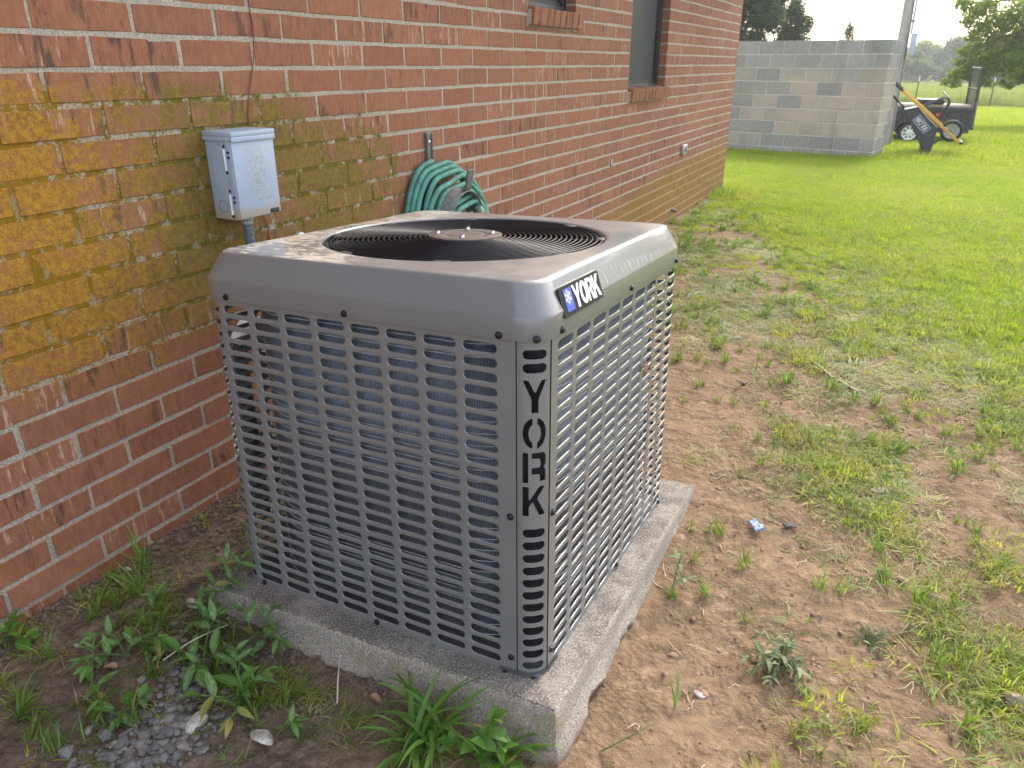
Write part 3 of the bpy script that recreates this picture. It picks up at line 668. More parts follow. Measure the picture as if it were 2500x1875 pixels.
# the pale stub it stands against
q = wp(575, 1475); zz = ghs(q[0], wbY + .35)
t_ = thing('concrete_stub', 'short pale upright stub in the grass behind the tipped wheelbarrow tray', 'stub', (q[0] + .03, wbY + .35, zz))
mb = MB(); mb.bbox((-.055, -.05, -.1), (.055, .05, .36), .012); ob('shaft', mb, M_CONC, t_, 40); mb = MB(); mb.bbox((-.062, -.057, .36), (.062, .057, .375), .004); ob('cap', mb, M_ZINC, t_, 40)

# ================================================================== TRAILER
trY = 17.0
def tw(px, py): return at(2100 + px * .25316, py * .25316, trY)
tb = tw(470, 1362); tz = ghs(tb[0], trY)
tr = thing('utility_trailer', 'dark steel utility trailer with its mesh ramp folded up behind the wheelbarrow', 'trailer', (tb[0], trY, tz), (0, 0, R(3.5)))

def tl(px, py, dy=0): p = tw(px, py); return Vector((p[0] - tb[0], dy, p[2] - tb[2]))
x0, x1 = tl(200, 1000).x, tl(1065, 1200).x; zt = tl(700, 1020).z; zf = tl(900, 1235).z; TW = 1.5
mb = MB(); mb.box((x0, .05, zf - .06), (x1, TW, zf)); ob('bed', mb, M_TRLR, tr, None)
for k_, (ya, yb) in enumerate(((0.05, .075), (TW - .025, TW))):
    mb = MB(); mb.box((x0 + .01, ya, zf + .002), (x1 - .01, yb, zt - .045)); ob('side_panel', mb, M_TRLR, tr, None)
mb = MB()
for ya in (.03, TW - .045):
    mb.box((x0, ya, zt - .043), (x1, ya + .055, zt)); mb.box((x0, ya - .002, zf - .065), (x1, ya + .05, zf - .012))
    for i in range(5):
        x = x0 + (x1 - x0) * i / 4; mb.box((x - .022, ya + .004, zf), (x + .022, ya + .052, zt - .044))
ob('rail', mb, M_TRLR, tr, None)
mb = MB(); mb.box((x0 + .01, .08, zf), (x0 + .035, TW - .03, zt - .02)); ob('front_panel', mb, M_TRLR, tr, None)
wc = tl(470, 1258); TRr = tl(470, 1258).z - tl(470, 1364).z
wc = Vector((wc.x, -.12, TRr)); 
def trwheel(yc):
    mat = Matrix.Translation((wc.x, yc, wc.z)) @ Matrix.Rotation(R(90), 4, 'X'); rr_ = TRr
    ty = MB(); ty.lathe([(rr_ * .62, -.075), (rr_ * .72, -.092), (rr_ * .9, -.09), (rr_ * .98, -.07), (rr_, -.03), (rr_, .03), (rr_ * .98, .07), (rr_ * .9, .09), (rr_ * .72, .092), (rr_ * .62, .075)], 44, mat)
    ri = MB(); ri.lathe([(rr_ * .6, .07), (rr_ * .66, .085), (rr_ * .66, .079), (rr_ * .57, .055), (rr_ * .54, .03), (rr_ * .54, -.06), (rr_ * .66, -.079)], 44, mat)
    for q in range(8):
        a = 2 * math.pi * q / 8; c_, s__ = math.cos(a), math.sin(a); tx = Vector((-s__, c_, 0)); rd = Vector((c_, s__, 0))
        vs = []
        for r_, w_, h_ in ((.16, .055, .045), (.36, .048, .05), (.57, .075, .04)):
            for e in (-1, 1):
                for hh in (h_, h_ - .02): vs.append(mat @ (rd * rr_ * r_ + tx * e * rr_ * w_ * 1.6 + Vector((0, 0, hh))))
        ri.add(vs, [(0, 2, 6, 4), (4, 6, 10, 8), (1, 5, 7, 3), (5, 9, 11, 7), (0, 4, 5, 1), (4, 8, 9, 5), (2, 3, 7, 6), (6, 7, 11, 10)])
    ri.lathe([(.001, .075), (rr_ * .13, .07), (rr_ * .14, .05), (rr_ * .24, .047), (rr_ * .25, .02)], 24, mat)
    o = ob('wheel', ri, M_RIMW, tr, 35); ob('tyre', ty, M_RUBBER, o, 40)
trwheel(-.10); trwheel(TW + .1)
mb = MB(); mb.tube([(wc.x, -.09, wc.z), (wc.x, TW + .09, wc.z)], .03, 10); ob('axle', mb, M_TRLR, tr, 60)
for yc in (-.13, TW + .06):
    vs = []; fs = []; n_ = 12
    for i in range(n_ + 1):
        a = math.pi * (i / n_) ; r_ = TRr * 1.16
        for (yy_, rr_) in ((yc - .08, r_), (yc + .16, r_), (yc + .16, r_ - .012), (yc - .08, r_ - .012)): vs.append((wc.x + rr_ * math.cos(a) * 1.08, yy_, wc.z + rr_ * min(math.sin(a), .86)))
    for i in range(n_):
        for e in range(4): fs.append((i * 4 + e, i * 4 + (e + 1) % 4, i * 4 + 4 + (e + 1) % 4, i * 4 + 4 + e))
    mb = MB(); mb.add(vs, fs); ob('fender', mb, M_TRLR, tr, 30)
# ramp, folded up at the tail
g0, g1 = tl(1082, 1240), tl(1190, 640); gx_ = (g1 - g0); GL = gx_.length; gd = gx_.normalized(); gn = Vector((gd.z, 0, -gd.x))
def gp(u, y, n_=0): q = g0 + gd * u + gn * n_; return Vector((q.x, y, q.z))
mb = MB()
for y_ in (.05, TW - .05): mb.tube([gp(0, y_), gp(GL, y_)], .026, 4)
for u in (0.02, GL * .33, GL * .66, GL): mb.tube([gp(u, .05), gp(u, TW - .05)], .022, 4)
ob('ramp_frame', mb, M_TRLR, tr, None)
mb = MB(); n_ = 22
for i in range(n_):
    for s_ in (1, -1):
        for j in range(14):
            u0 = GL * i / n_; y0 = .06 + (TW - .12) * j / 14; y1 = .06 + (TW - .12) * (j + 1) / 14; u1 = u0 + GL / n_
            a, b = (gp(u0, y0), gp(u1, y1)) if s_ > 0 else (gp(u0, y1), gp(u1, y0)); d_ = gd * .013
            mb.add([a - d_, b - d_, b + d_, a + d_], [(0, 1, 2, 3)])
kind(ob('ramp_mesh', mb, M_TRLR, tr, None), 'stuff')
mb = MB(); mb.tube([gp(.03, .02), gp(.5, -.0), tl(1040, 1060, .03)], .012, 6); ob('chain', mb, M_STEEL, tr, 60)
mb = MB(); mb.box((x0 - 1.2, TW / 2 - .04, zf - .07), (x0, TW / 2 + .04, zf - .005)); ob('tongue', mb, M_TRLR, tr, None)
mb = MB(); mb.bbox((tl(740, 1090).x, .015, tl(740, 1105).z), (tl(815, 1090).x, .03, tl(740, 1075).z), .003); ob('reflector', mb, M_RED, tr, None)
for i, (a, b, y_, zz_, c_) in enumerate(((345, 1100, .35, .003, 0), (300, 1085, .62, .003, 0), (330, 1060, .95, .003, 1))):
    pl = MB(); pa, pb_ = tl(a, 960), tl(b, 1012); pl.bbox((pa.x, y_ - .09, zt + zz_), (pb_.x, y_ + .09, zt + zz_ + .04), .004)
    o = ob('plank', pl, M_PLANK, None, 40, loc=(tb[0], trY, tz), rot=(0, 0, R(3.5)))
    tag(o, ['bare plank lying along the near edge of the dark trailer top', 'bare plank lying second from the near edge on the trailer top', 'bare plank lying farthest back across the dark trailer top'][i], 'plank', 'planks on the trailer')
t_ = MB(); t_.bbox((tl(565, 960).x, .2, zt + .046), (tl(830, 960).x, .75, zt + .14), .02)
tag(ob('black_bin', t_, M_TRAY, None, 40, loc=(tb[0], trY, tz), rot=(0, 0, R(3.5))), 'flat black tub resting on the planks on top of the trailer', 'tub')

# ================================================================== FENCE
FY = 38.0
fz = lambda x: ghs(x, FY)
fence = thing('wire_fence', 'thin wire fence on rusty steel posts with white tops at the lawn edge', 'fence', (0, FY, 0))
def fpx(px): return at(2100 + px * .25316, 250, FY)[0]
fx = [-11.5, -7.2, -3.0, fpx(525), fpx(1250), fpx(1250) + 3.6, fpx(1250) + 7.4, fpx(1250) + 11]
for x in fx:
    z = fz(x); l_ = random.uniform(-.06, .06); mb = MB(); mb.box((x - .02, -.006, z - .2), (x + .02, .006, z + 1.0)); mb.box((x - .006, -.03, z - .2), (x + .006, -.0065, z + 1.0)); p_ = ob('post', mb, M_POST, fence, None)
    mb = MB(); mb.box((x - .023, -.009, z + 1.002), (x + .023, .009, z + 1.22)); mb.box((x - .009, -.033, z + 1.002), (x + .009, -.0095, z + 1.22)); ob('post_top', mb, M_RIMW, p_, None)
for h in (.35, .6, .85, 1.1):
    mb = MB(); pts = []
    for a, b in zip(fx[:-1], fx[1:]):
        for t in (0, .5): x = a + (b - a) * t; pts.append((x, -.04, fz(x) + h - (.03 if t else 0)))
    mb.tube(pts, .0035, 4); ob('wire', mb, M_STEEL, fence, 60)

# ================================================================== TREES
def leaf_cloud(cl, n, size, seed, flat=.35, droop=0.0):
    """leaf-sized rhombs spread through clumps: cl = [(centre, (rx,ry,rz))]"""
    r = np.random.default_rng(seed); cl_c = np.array([c for c, _ in cl]); cl_r = np.array([q for _, q in cl])
    wgt = np.prod(cl_r, 1) ** .66; idx = r.choice(len(cl), n, p=wgt / wgt.sum())
    d = r.normal(size=(n, 3)); d /= np.linalg.norm(d, axis=1)[:, None]; rad = r.random(n) ** .42
    c = cl_c[idx] + d * cl_r[idx] * rad[:, None]
    a = r.normal(size=(n, 3)); a[:, 2] = a[:, 2] * .6 - droop; a /= np.linalg.norm(a, axis=1)[:, None]
    b = r.normal(size=(n, 3)); b -= a * (a * b).sum(1)[:, None]; b /= np.linalg.norm(b, axis=1)[:, None]
    L = size * r.uniform(.6, 1.35, n)[:, None]; Wd = L * flat
    return np.stack([c - a * L / 2, c + b * Wd / 2, c + a * L / 2, c - b * Wd / 2], 1)
def crown_clumps(c, rx, ry, rz, n, seed, cr=(.22, .42), hollow=.45):
    r = random.Random(seed); out = []
    for _ in range(n):
        while True:
            p = Vector((r.uniform(-1, 1), r.uniform(-1, 1), r.uniform(-1, 1)))
            if hollow < p.length < 1: break
        k_ = r.uniform(*cr); out.append(((c[0] + p.x * rx, c[1] + p.y * ry, c[2] + p.z * rz), (k_ * rx, k_ * ry, k_ * rz * .75)))
    return out
def limbs(mb, basep, h, r0, ends, seed):
    r = random.Random(seed); mb.tube([(r.uniform(-.04, .04) * h * t, r.uniform(-.04, .04) * h * t, -.2 + (h + .2) * t) for t in (0, .15, .35, .6, .85, 1)], [r0 * 1.35, r0 * 1.05, r0 * .9, r0 * .72, r0 * .5, r0 * .25], 12)
    for e in ends:
        s_ = r.uniform(.35, .85) * h; m_ = Vector((e[0] * .45, e[1] * .45, s_ + (e[2] - s_) * .6)); mb.tube([(0, 0, s_), m_, Vector(e)], [r0 * .38, r0 * .22, r0 * .05], 7)
def tree(name, label, x, y, clumps, n, size, mat, trunk_h, r0, seed, group, flat=.4, droop=0):
    z = ghs(x, y); t = thing(name, label, 'tree', (x, y, z), None, group); cl = clumps
    mb = MB(); limbs(mb, None, trunk_h, r0, [c for c, _ in cl[::max(1, len(cl) // 12)]], seed); ob('trunk', mb, M_BARK, t, 60)
    link('crown', quads_mesh('crown', leaf_cloud(cl, n, size, seed, flat, droop), mat), t); return t
# big shade tree at the right: its boughs hang into the picture
TY = 24.0
def tpx(px, py, y=TY): return at(2100 + px * .25316, py * .25316, y)
tx, ty = 8.2, TY + .8
cl = []
r_ = random.Random(5); tz0 = ghs(tx, ty)
for (px, py, rp, dy) in ((1000, 40, 110, 0), (1100, 130, 120, .5), (1040, 200, 90, -.5), (1200, 60, 150, 0), (1160, 260, 130, -.3), (1090, 360, 90, .3), (1250, 380, 150, 0), (1120, 470, 110, -.3), (1010, 500, 80, .2), (1230, 560, 150, .4), (1090, 590, 120, 0), (960, 600, 60, -.2), (1000, 690, 110, 0), (900, 720, 75, .2), (830, 790, 70, 0), (920, 800, 70, -.3), (1100, 720, 130, .2), (1180, 790, 90, 0), (1330, 650, 160, 0), (1400, 480, 170, .5), (1360, 200, 180, 0), (1500, 330, 190, .3), (1480, 600, 180, -.4), (1380, 800, 70, 0), (1520, 740, 110, .3), (1560, 100, 200, 0), (1660, 400, 220, 0), (1700, 700, 170, .3), (1800, 200, 260, 0), (1250, 880 - 60, 60, .1), (1440, 860 - 30, 50, 0)):
    p = tpx(px, py, TY + dy); rad = (tpx(px + rp, py, TY + dy) - p)[0]
    cl.append(((p[0] - tx, p[1] - ty, p[2] - tz0), (rad, rad * 1.2, rad * .72)))
for _ in range(46):
    a = r_.uniform(0, 6.283); q = r_.uniform(1.2, 4.3); zz_ = r_.uniform(1.9, 7.2); cl.append(((q * math.cos(a), q * math.sin(a), zz_), (r_.uniform(.7, 1.2),) * 2 + (r_.uniform(.5, .8),)))
cl = [c for c in cl if not (c[0][0] < -3.3 and c[0][2] > 5)]
tree('shade_tree', 'large leafy tree whose low boughs hang into the right edge above the lawn', tx, ty, cl, 150000, .125, M_FOL, 6.0, .26, 5, None, .36, .45)
def gpx(px, y): return at(px, 150, y)[0]
FG = 'trees along the far field edge'
labs = ['pale round tree in the far tree line just right of the wooden pole', 'dark dense tree in the far tree line left of the pale round one', 'dark tree in the far tree line behind the hanging boughs', 'broad far tree behind the folded trailer ramp', 'far tree at the right edge under the shade tree', 'far tree seen just left of the utility pole', 'tall far tree behind the block wall', 'rounded far tree closest to the brick house corner', 'lowest far bush tree in front of the tree line by the pole', 'distant tree past the right edge of the tree line', 'dark low far tree showing under the shade tree boughs right of the ramp', 'dark low far tree at the right picture edge under the boughs']
spots = [(2262, 112, 2.6, 4.0, 0), (2205, 120, 2.6, 3.6, 1), (2335, 104, 2.7, 3.9, 1), (2400, 116, 3.2, 4.3, 1), (2480, 108, 3.0, 3.7, 1), (2150, 125, 3.4, 3.2, 1), (2075, 130, 2.6, 3.4, 0), (1990, 135, 3.4, 3.2, 1), (2228, 98, 2.3, 2.7, 1), (2560, 112, 3.6, 4.2, 1), (2452, 84, 2.6, 3.0, 1), (2512, 78, 2.4, 2.9, 1)]
for i, (px, y, rad, h, dk) in enumerate(spots):
    x = gpx(px, y); c = (0, 0, h * .55); tree('far_tree', labs[i], x, y, crown_clumps(c, rad, rad, h * .55, 34, 40 + i, (.25, .45), .2), 17000, .30, M_FOLFAR if dk else M_FOL, h * .8, .18, 60 + i, FG, .6)
# evergreens behind the block wall
CG = 'evergreens behind the block wall'
for i, (px, y, rad, h, nl, lb) in enumerate(((1800, 24, 1.35, 4.7, 46000, 'broad dark green evergreen rising behind the block wall beside the house corner'), (1905, 25.5, .85, 3.15, 12000, 'thin feathery evergreen behind the block wall, right of the broad one'), (2070, 33, .5, 2.75, 3500, 'small treetop just showing over the block wall top'))):
    x = at(px, 150, y)[0]; c_ = crown_clumps((0, 0, h * .56), rad, rad, h * .46, (46, 26, 12)[i], 90 + i, (.16, .36), .25)
    if i == 1: c_ += [((.25 * math.cos(q), .25 * math.sin(q), h * (.9 + .08 * (q % 2))), (.16, .16, .3)) for q in range(4)]
    tree('evergreen_tree', lb, x, y, c_, nl, .15, M_CEDAR, h * .95, .12, 80 + i, CG, .25, -.2)

# ================================================================== CONCRETE PAD (its own tilted frame, shared by the cabinet)
def rodr(wx, wy, wz):
    t = Vector((wx, wy, wz)); return Matrix.Rotation(t.length, 3, t.normalized())
RAC = rodr(R(-3.03), R(-2.08), R(-.11)); PO = Vector((1.317, .997, .103)); REUL = RAC.to_euler()
def pad_w(p): return RAC @ Vector(p) + PO
per = []
px0, px1, py0, py1 = -.955, 0, 0, 1.07
for a, b in (((px0, py0), (px1, py0)), ((px1, py0), (px1, py1)), ((px1, py1), (px0, py1)), ((px0, py1), (px0, py0))):
    n_ = 66
    for i in range(n_): per.append((a[0] + (b[0] - a[0]) * i / n_, a[1] + (b[1] - a[1]) * i / n_))
per = np.array(per); m_ = len(per); ctr = np.array([(px0 + px1) / 2, (py0 + py1) / 2])
pn = np.zeros_like(per); pn[:66] = (0, -1); pn[66:132] = (1, 0); pn[132:198] = (0, 1); pn[198:] = (-1, 0)
for c_ in (0, 66, 132, 198): pn[c_] = (pn[c_] + pn[c_ - 1]) / 1.6
ss_ = np.arange(m_) * .0155
rings = []
for t, z in ((.985, 0), (.9, 0), (.75, 0), (.5, 0), (.25, 0), (.02, 0)):
    q = ctr + (per - ctr) * t; rings.append(np.column_stack([q, z + fbm(q[:, 0], q[:, 1], 22, 3) * .0035 * (t < .985)]))
rings = rings[::-1]
for off, z in ((-.007, -.0005), (-.002, -.003), (.0, -.010), (.001, -.022), (.001, -.04), (.002, -.055), (.004, -.068), (.009, -.08), (.012, -.092), (.010, -.105), (.006, -.125), (0, -.22)):
    nz = fbm(ss_, np.full(m_, z * 3), 8, 4) ; low = sst(-.055, -.085, np.full(m_, z)); fine = fbm(ss_, np.full(m_, z * 6), 40, 3)
    o_ = off * (.6 + 2.2 * np.clip(nz + .3, 0, 1)) + low * nz * .024 + fine * (.005 + .011 * low)
    q = per + pn * o_[:, None]; rings.append(np.column_stack([q, z + low * fbm(ss_, np.full(m_, 3.), 9, 3) * .05 + fine * .002]))
P = np.stack(rings); P = np.concatenate([P, P[:, :1]], 1)
pme = grid_mesh('concrete_pad', P[:, ::-1], M_CONC)
pme.set_sharp_from_angle(angle=R(38))
pad = link('concrete_pad', pme, None, PO, REUL); tag(pad, 'rough weathered concrete slab with ragged lower edges under the grey cabinet', 'concrete pad')

# ================================================================== AIR CONDITIONER
ac = thing('air_conditioner', 'taupe grey outdoor air conditioner cabinet with slotted sides on a concrete pad', 'air conditioner', PO, REUL)
XF, XL, YF, YBk = -.064, -.894, .062, .948          # faces of the cabinet in the pad's frame
CR = .052
def path(pts, rads):
    """polyline with rounded corners -> function u -> (x, y, nx, ny)"""
    segs = []
    P = [Vector(p) for p in pts]; cur = P[0]
    for i in range(1, len(P)):
        d = (P[i] - P[i - 1]).normalized()
        if i < len(P) - 1:
            r = rads[i - 1]; d2 = (P[i + 1] - P[i]).normalized(); e = P[i] - d * r; segs.append(('l', cur, d, (e - cur).length)); c = e + d2 * r
            segs.append(('a', c, e - c, d, r, r * math.pi / 2)); cur = P[i] + d2 * r
        else: segs.append(('l', cur, d, (P[i] - cur).length))
    def f(u):
        for s in segs:
            L = s[-1]
            if u <= L or s is segs[-1]:
                if s[0] == 'l':
                    p = s[1] + s[2] * u; t = s[2]
                else:
                    a = u / s[4]; p = s[1] + s[2] * math.cos(a) + s[3] * s[4] * math.sin(a); t = (-s[2].normalized() * math.sin(a) + s[3] * math.cos(a))
                return p, t
            u -= L
    return f, sum(s[-1] for s in segs)
def slot_ring(hw, hh, off, k=5):
    """stadium outline, 4*k+... points, counter-clockwise"""
    hw += off; r = hh + off; pts = []
    for i in range(k + 1): a = -math.pi / 2 + math.pi * i / k; pts.append((hw - r + r * math.cos(a), r * math.sin(a)))
    n_ = 4
    for i in range(1, n_): pts.append(((hw - r) * (1 - 2 * i / n_), r))
    for i in range(k + 1): a = math.pi / 2 + math.pi * i / k; pts.append((-(hw - r) + r * math.cos(a), r * math.sin(a)))
    for i in range(1, n_): pts.append((-(hw - r) * (1 - 2 * i / n_), -r))
    return pts
RP, ZS0, NR = .0283, .0245, 25
def panel(name, f, out, U, centers, hw, z_lo, z_hi, label=None, open_slots=()):
    """out=+1 when the outward normal is to the right of the path direction"""
    v = []; fs = []
    def put(u, z, d):
        p, t = f(u); nx, ny = (t.y * out, -t.x * out); v.append((p.x + nx * d, p.y + ny * d, z)); return len(v) - 1
    def quad(u0, u1, z0, z1, n_=1):
        m = max(1, int(math.ceil((u1 - u0) / .012)))
        for i in range(m):
            a, b = u0 + (u1 - u0) * i / m, u0 + (u1 - u0) * (i + 1) / m; i_ = [put(a, z0, 0), put(b, z0, 0), put(b, z1, 0), put(a, z1, 0)]; fs.append(i_ if out > 0 else i_[::-1])
    zt = [ZS0 + RP * i for i in range(NR)]; hh = .0085
    ue = [centers[0] - hw - .006] + [(a + b) / 2 for a, b in zip(centers[:-1], centers[1:])] + [centers[-1] + hw + .006]
    quad(0, ue[0], z_lo, z_hi); quad(ue[-1], U, z_lo, z_hi) if U > ue[-1] else None
    quad(ue[0], ue[-1], z_lo, zt[0] - RP / 2); quad(ue[0], ue[-1], zt[-1] + RP / 2, z_hi)
    for j, uc in enumerate(centers):
        ul, ur = ue[j] - uc, ue[j + 1] - uc
        for zc in zt:
            rings_ = []
            ring = slot_ring(hw, hh, .0022); rect = []
            for (a, b) in ring:
                ta = [(ur / a if a > 0 else ul / a) if abs(a) > 1e-9 else 9e9, (RP / 2) / abs(b) if abs(b) > 1e-9 else 9e9]
                if abs(b) > hh * .98: rect.append((max(ul, min(ur, a * 1.0)), math.copysign(RP / 2, b)))
                else: t_ = min(ta); rect.append((a * t_, b * t_))
            # pin the four corners
            for cx_, cy_ in ((ur, -1), (ur, 1), (ul, 1), (ul, -1)):
                k_ = min(range(len(rect)), key=lambda q: (rect[q][0] - cx_) ** 2 * .3 + (rect[q][1] - cy_ * RP / 2) ** 2); rect[k_] = (cx_, cy_ * RP / 2)
            for off, d in (('r', 0), (.0020, 0), (.0011, -.0003), (.0003, -.0010), (0, -.0024)):
                pr = rect if off == 'r' else slot_ring(hw, hh, off); rings_.append([put(uc + a, zc + b, d) for a, b in pr])
            n_ = len(ring)
            for A, Bq in zip(rings_[:-1], rings_[1:]):
                for i in range(n_):
                    i2 = (i + 1) % n_; q = (A[i], A[i2], Bq[i2], Bq[i]); fs.append(q if out > 0 else q[::-1])
    mm = MB(); mm.v = v; mm.f = fs; o = ob(name, mm, M_PAINT, ac, 50)
    if label: o['label'] = label
    return o
# near panel runs left from the corner post, wraps the far-left corner and goes back along the wall side
fA, UA = path([(-.117, YF), (XL, YF), (XL, YBk - CR - .004)], [CR])
fA_ = lambda u: (Vector((*fA(u)[0], )) if False else fA(u))
cenA = [.038 + .0357 + .0865 * k for k in range(17)]; cenA = [c_ for c_ in cenA if c_ + .04 < UA]
panel('grille_panel', fA, -1, UA, cenA, .0354, .0, .726, 'slotted grey panel facing the viewer')
fB, UB = path([(XF, .101), (XF, YBk), (XL + CR, YBk)], [CR])
cenB = [.0645 + .0886 * k for k in range(17)]; cenB = [c_ for c_ in cenB if c_ + .04 < UB]
panel('grille_panel', fB, 1, UB, cenB, .0362, .0, .726, 'slotted grey panel facing the lawn')
# panel return folds at the post, deepened to block light, near-black as painted shade
mb = MB()
mb.box((-.1185, YF + .0006, .012), (-.117, YF + .075, .724)); mb.box((XF - .060, .1035, .012), (XF - .0006, .105, .724)); ob('panel_fold', mb, M_DARKIN, ac, None)
# corner post with the cut-out lettering
pA, pB = Vector((-.1155, YF + .002)), Vector((XF - .002, .0995)); pc = (pB - pA); PL = pc.length; pcn = pc.normalized(); pno = Vector((pcn.y, -pcn.x)); SAG = .013; PW = .072
def post_map(u, z, d):
    s = (u / PW) * 2 - 1; a = s * .70; k_ = PL / 2 / math.sin(.70)
    q = pA + pc * .5 + pcn * (k_ + d) * math.sin(a) + pno * ((k_ + d) * math.cos(a) - k_ * math.cos(.70)); return (q.x, q.y, z)
holes = []
def rrect(cx, cz, hw, hh): return [(cx + a, cz + b) for a, b in slot_ring(hw, hh, 0)]
ucn = PW * .515
for k in range(12): holes.append(rrect(ucn, .3387 - .0285 * k, .0262, .0100))
holes.append(rrect(ucn, .7000, .0262, .0092)); holes.append(rrect(ucn, .6744, .0262, .0096))
LWd, LHt = .052, .064
def rnd_poly(p, r=.03, n_=2):
    out = []; k_ = len(p)
    for i in range(k_):
        a, b, c = Vector(p[i - 1]), Vector(p[i]), Vector(p[(i + 1) % k_]); l1 = min(r, (a - b).length * .4); l2 = min(r, (c - b).length * .4)
        s_, e_ = b + (a - b).normalized() * l1, b + (c - b).normalized() * l2
        for j in range(n_ + 1): t = j / n_; out.append(tuple(s_ * (1 - t) ** 2 + b * 2 * t * (1 - t) + e_ * t * t))
    return out
LY = [(0, 1), (.26, 1), (.5, .62), (.74, 1), (1, 1), (.65, .42), (.65, 0), (.35, 0), (.35, .42)][::-1]
LR1 = [(0, 0), (.26, 0), (.26, 1), (0, 1)]
LR2 = [(.37, 1), (.37, .79), (.71, .78), (.73, .58), (.68, .52), (.37, .52), (.37, .28), (.71, .28), (.71, .04), (1, .04), (1, .42), (.90, .49), (1, .58), (1, .90), (.88, 1)]
LK = [(0, 0), (.28, 0), (.28, .32), (.42, .48), (.70, 0), (1, .02), (.62, .60), (1, 1), (.68, 1), (.28, .54), (.28, 1), (0, 1)]
def half_o(sg):
    o_ = []; n_ = 12
    for i in range(n_ + 1): a = R(100) + R(160) * i / n_; o_.append((.5 + .5 * math.cos(a), .5 + .5 * math.sin(a)))
    for i in range(n_ + 1): a = R(250) - R(140) * i / n_; o_.append((.5 + .235 * math.cos(a), .5 + .30 * math.sin(a)))
    return o_ if sg < 0 else [(1 - x, y) for x, y in o_][::-1]
def place(p, zc): return [(ucn - LWd / 2 + x * LWd, zc - LHt / 2 + y * LHt) for x, y in p]
for p, zc in ((rnd_poly(LY, .05), .6204), (half_o(-1), .5486), (half_o(1), .5486), (rnd_poly(LR1, .05), .4782), (rnd_poly(LR2, .05), .4782), (rnd_poly(LK, .05), .4079)): holes.append(place(p, zc))
outer = [(0, .004), (PW, .004), (PW, .727), (0, .727)]
mm = MB(); mm.poly(outer, holes, -.003, 0)
bm = bmesh.new(); vv = [bm.verts.new((x, y, z)) for x, y, z in mm.v]
for f_ in mm.f:
    try: bm.faces.new([vv[i] for i in f_])
    except ValueError: pass
for k in range(1, 12): bmesh.ops.bisect_plane(bm, geom=bm.verts[:] + bm.edges[:] + bm.faces[:], plane_co=(PW * k / 12, 0, 0), plane_no=(1, 0, 0))
for v_ in bm.verts: v_.co = Vector(post_map(v_.co.x, v_.co.y, v_.co.z))
bmesh.ops.recalc_face_normals(bm, faces=bm.faces[:])
mm = MB(); mm.bm(bm); po = ob('corner_post', mm, M_PAINT, ac, 35); po['label'] = 'curved corner post with cut-out letters'
# raised rims round the cut-outs
mb = MB()
for h_ in holes:
    ps = []
    n_ = len(h_)
    for i in range(n_):
        a, b = Vector(h_[i]), Vector(h_[(i + 1) % n_]); m_k = max(1, int((b - a).length / .006))
        for j in range(m_k): q = a + (b - a) * j / m_k; ps.append(Vector(post_map(q.x, q.y, -.0005)))
    mb.tube(ps, .0008, 5, closed=True)
kind(ob('cutout_rim', mb, M_PAINT, ac, 80), 'stuff')
# base lip under the post
mb = MB(); pts = [(-.155, YF - .003), (-.122, YF - .003)] + [tuple(post_map(PW * i / 10, 0, .004)[:2]) for i in range(11)] + [(XF + .003, .108), (XF + .003, .150)]
n_ = len(pts)
mb.add([(x, y, z) for x, y in pts for z in (-.013, .009)], [(2 * i, 2 * i + 2, 2 * i + 3, 2 * i + 1) for i in range(n_ - 1)])
bm = bmesh.new(); vv = [bm.verts.new(p) for p in mb.v]; [bm.faces.new([vv[i] for i in f_]) for f_ in mb.f]; bmesh.ops.solidify(bm, geom=bm.faces[:], thickness=.0018); mm = MB(); mm.bm(bm)
bp = ob('base_pan', mm, M_PAINT, ac, 40)
mb = MB(); mb.bbox((XL + .006, YF + .006, -.002), (XF - .006, YBk - .006, .006), .0015); ob('base_floor', mb, M_INNER, ac, 40)
# cap: rings by angle, from the lower hem to the fan opening
FC, FR = Vector((-.474, .500)), .336
def outline(inset, n_=192, r=.052):
    x0, x1, y0, y1 = XL - .004 + inset, XF + .004 - inset, YF - .004 + inset, YBk + .004 - inset; r = max(.02, r - inset * .35); out = []
    for k in range(n_):
        a = 2 * math.pi * (k + .5) / n_; d = Vector((math.cos(a), math.sin(a)))
        lo, hi = 0, 2
        for _ in range(34):
            m = (lo + hi) / 2; p = FC + d * m
            dx = max(x0 + r - p.x, p.x - (x1 - r)); dy = max(y0 + r - p.y, p.y - (y1 - r))
            ins = (dx <= 0 and dy <= r) or (dy <= 0 and dx <= r) or (dx > 0 and dy > 0 and dx * dx + dy * dy <= r * r)
            if ins: lo = m
            else: hi = m
        out.append(FC + d * lo)
    return out
prof = [(.004, .7235), (.0006, .7245), (0, .7275), (0, .7655), (.0008, .7685), (.0030, .7725), (.0260, .8178), (.0290, .8222), (.0333, .8246), (.040, .8255)]
rows = [[(p.x, p.y, z) for p in outline(ins)] for ins, z in prof]; n_ = 192
def circ(r, z): return [(FC.x + r * math.cos(2 * math.pi * (k + .5) / n_), FC.y + r * math.sin(2 * math.pi * (k + .5) / n_), z) for k in range(n_)]
last = rows[-1]
for t in (.5, .85): rows.append([tuple(a * (1 - t) + b * t for a, b in zip(p, q)) for p, q in zip(last, circ(FR + .010, .8262))])
rows += [circ(FR + .010, .8268), circ(FR + .004, .8262), circ(FR, .8225), circ(FR - .001, .806), circ(FR - .003, .78)]
mb = MB(); mb.v = [p for r_0 in rows for p in r_0]
for i in range(len(rows) - 1):
    for k in range(n_): mb.f.append((i * n_ + k, i * n_ + (k + 1) % n_, (i + 1) * n_ + (k + 1) % n_, (i + 1) * n_ + k))
cap = ob('top_cap', mb, M_PAINT, ac, 60)
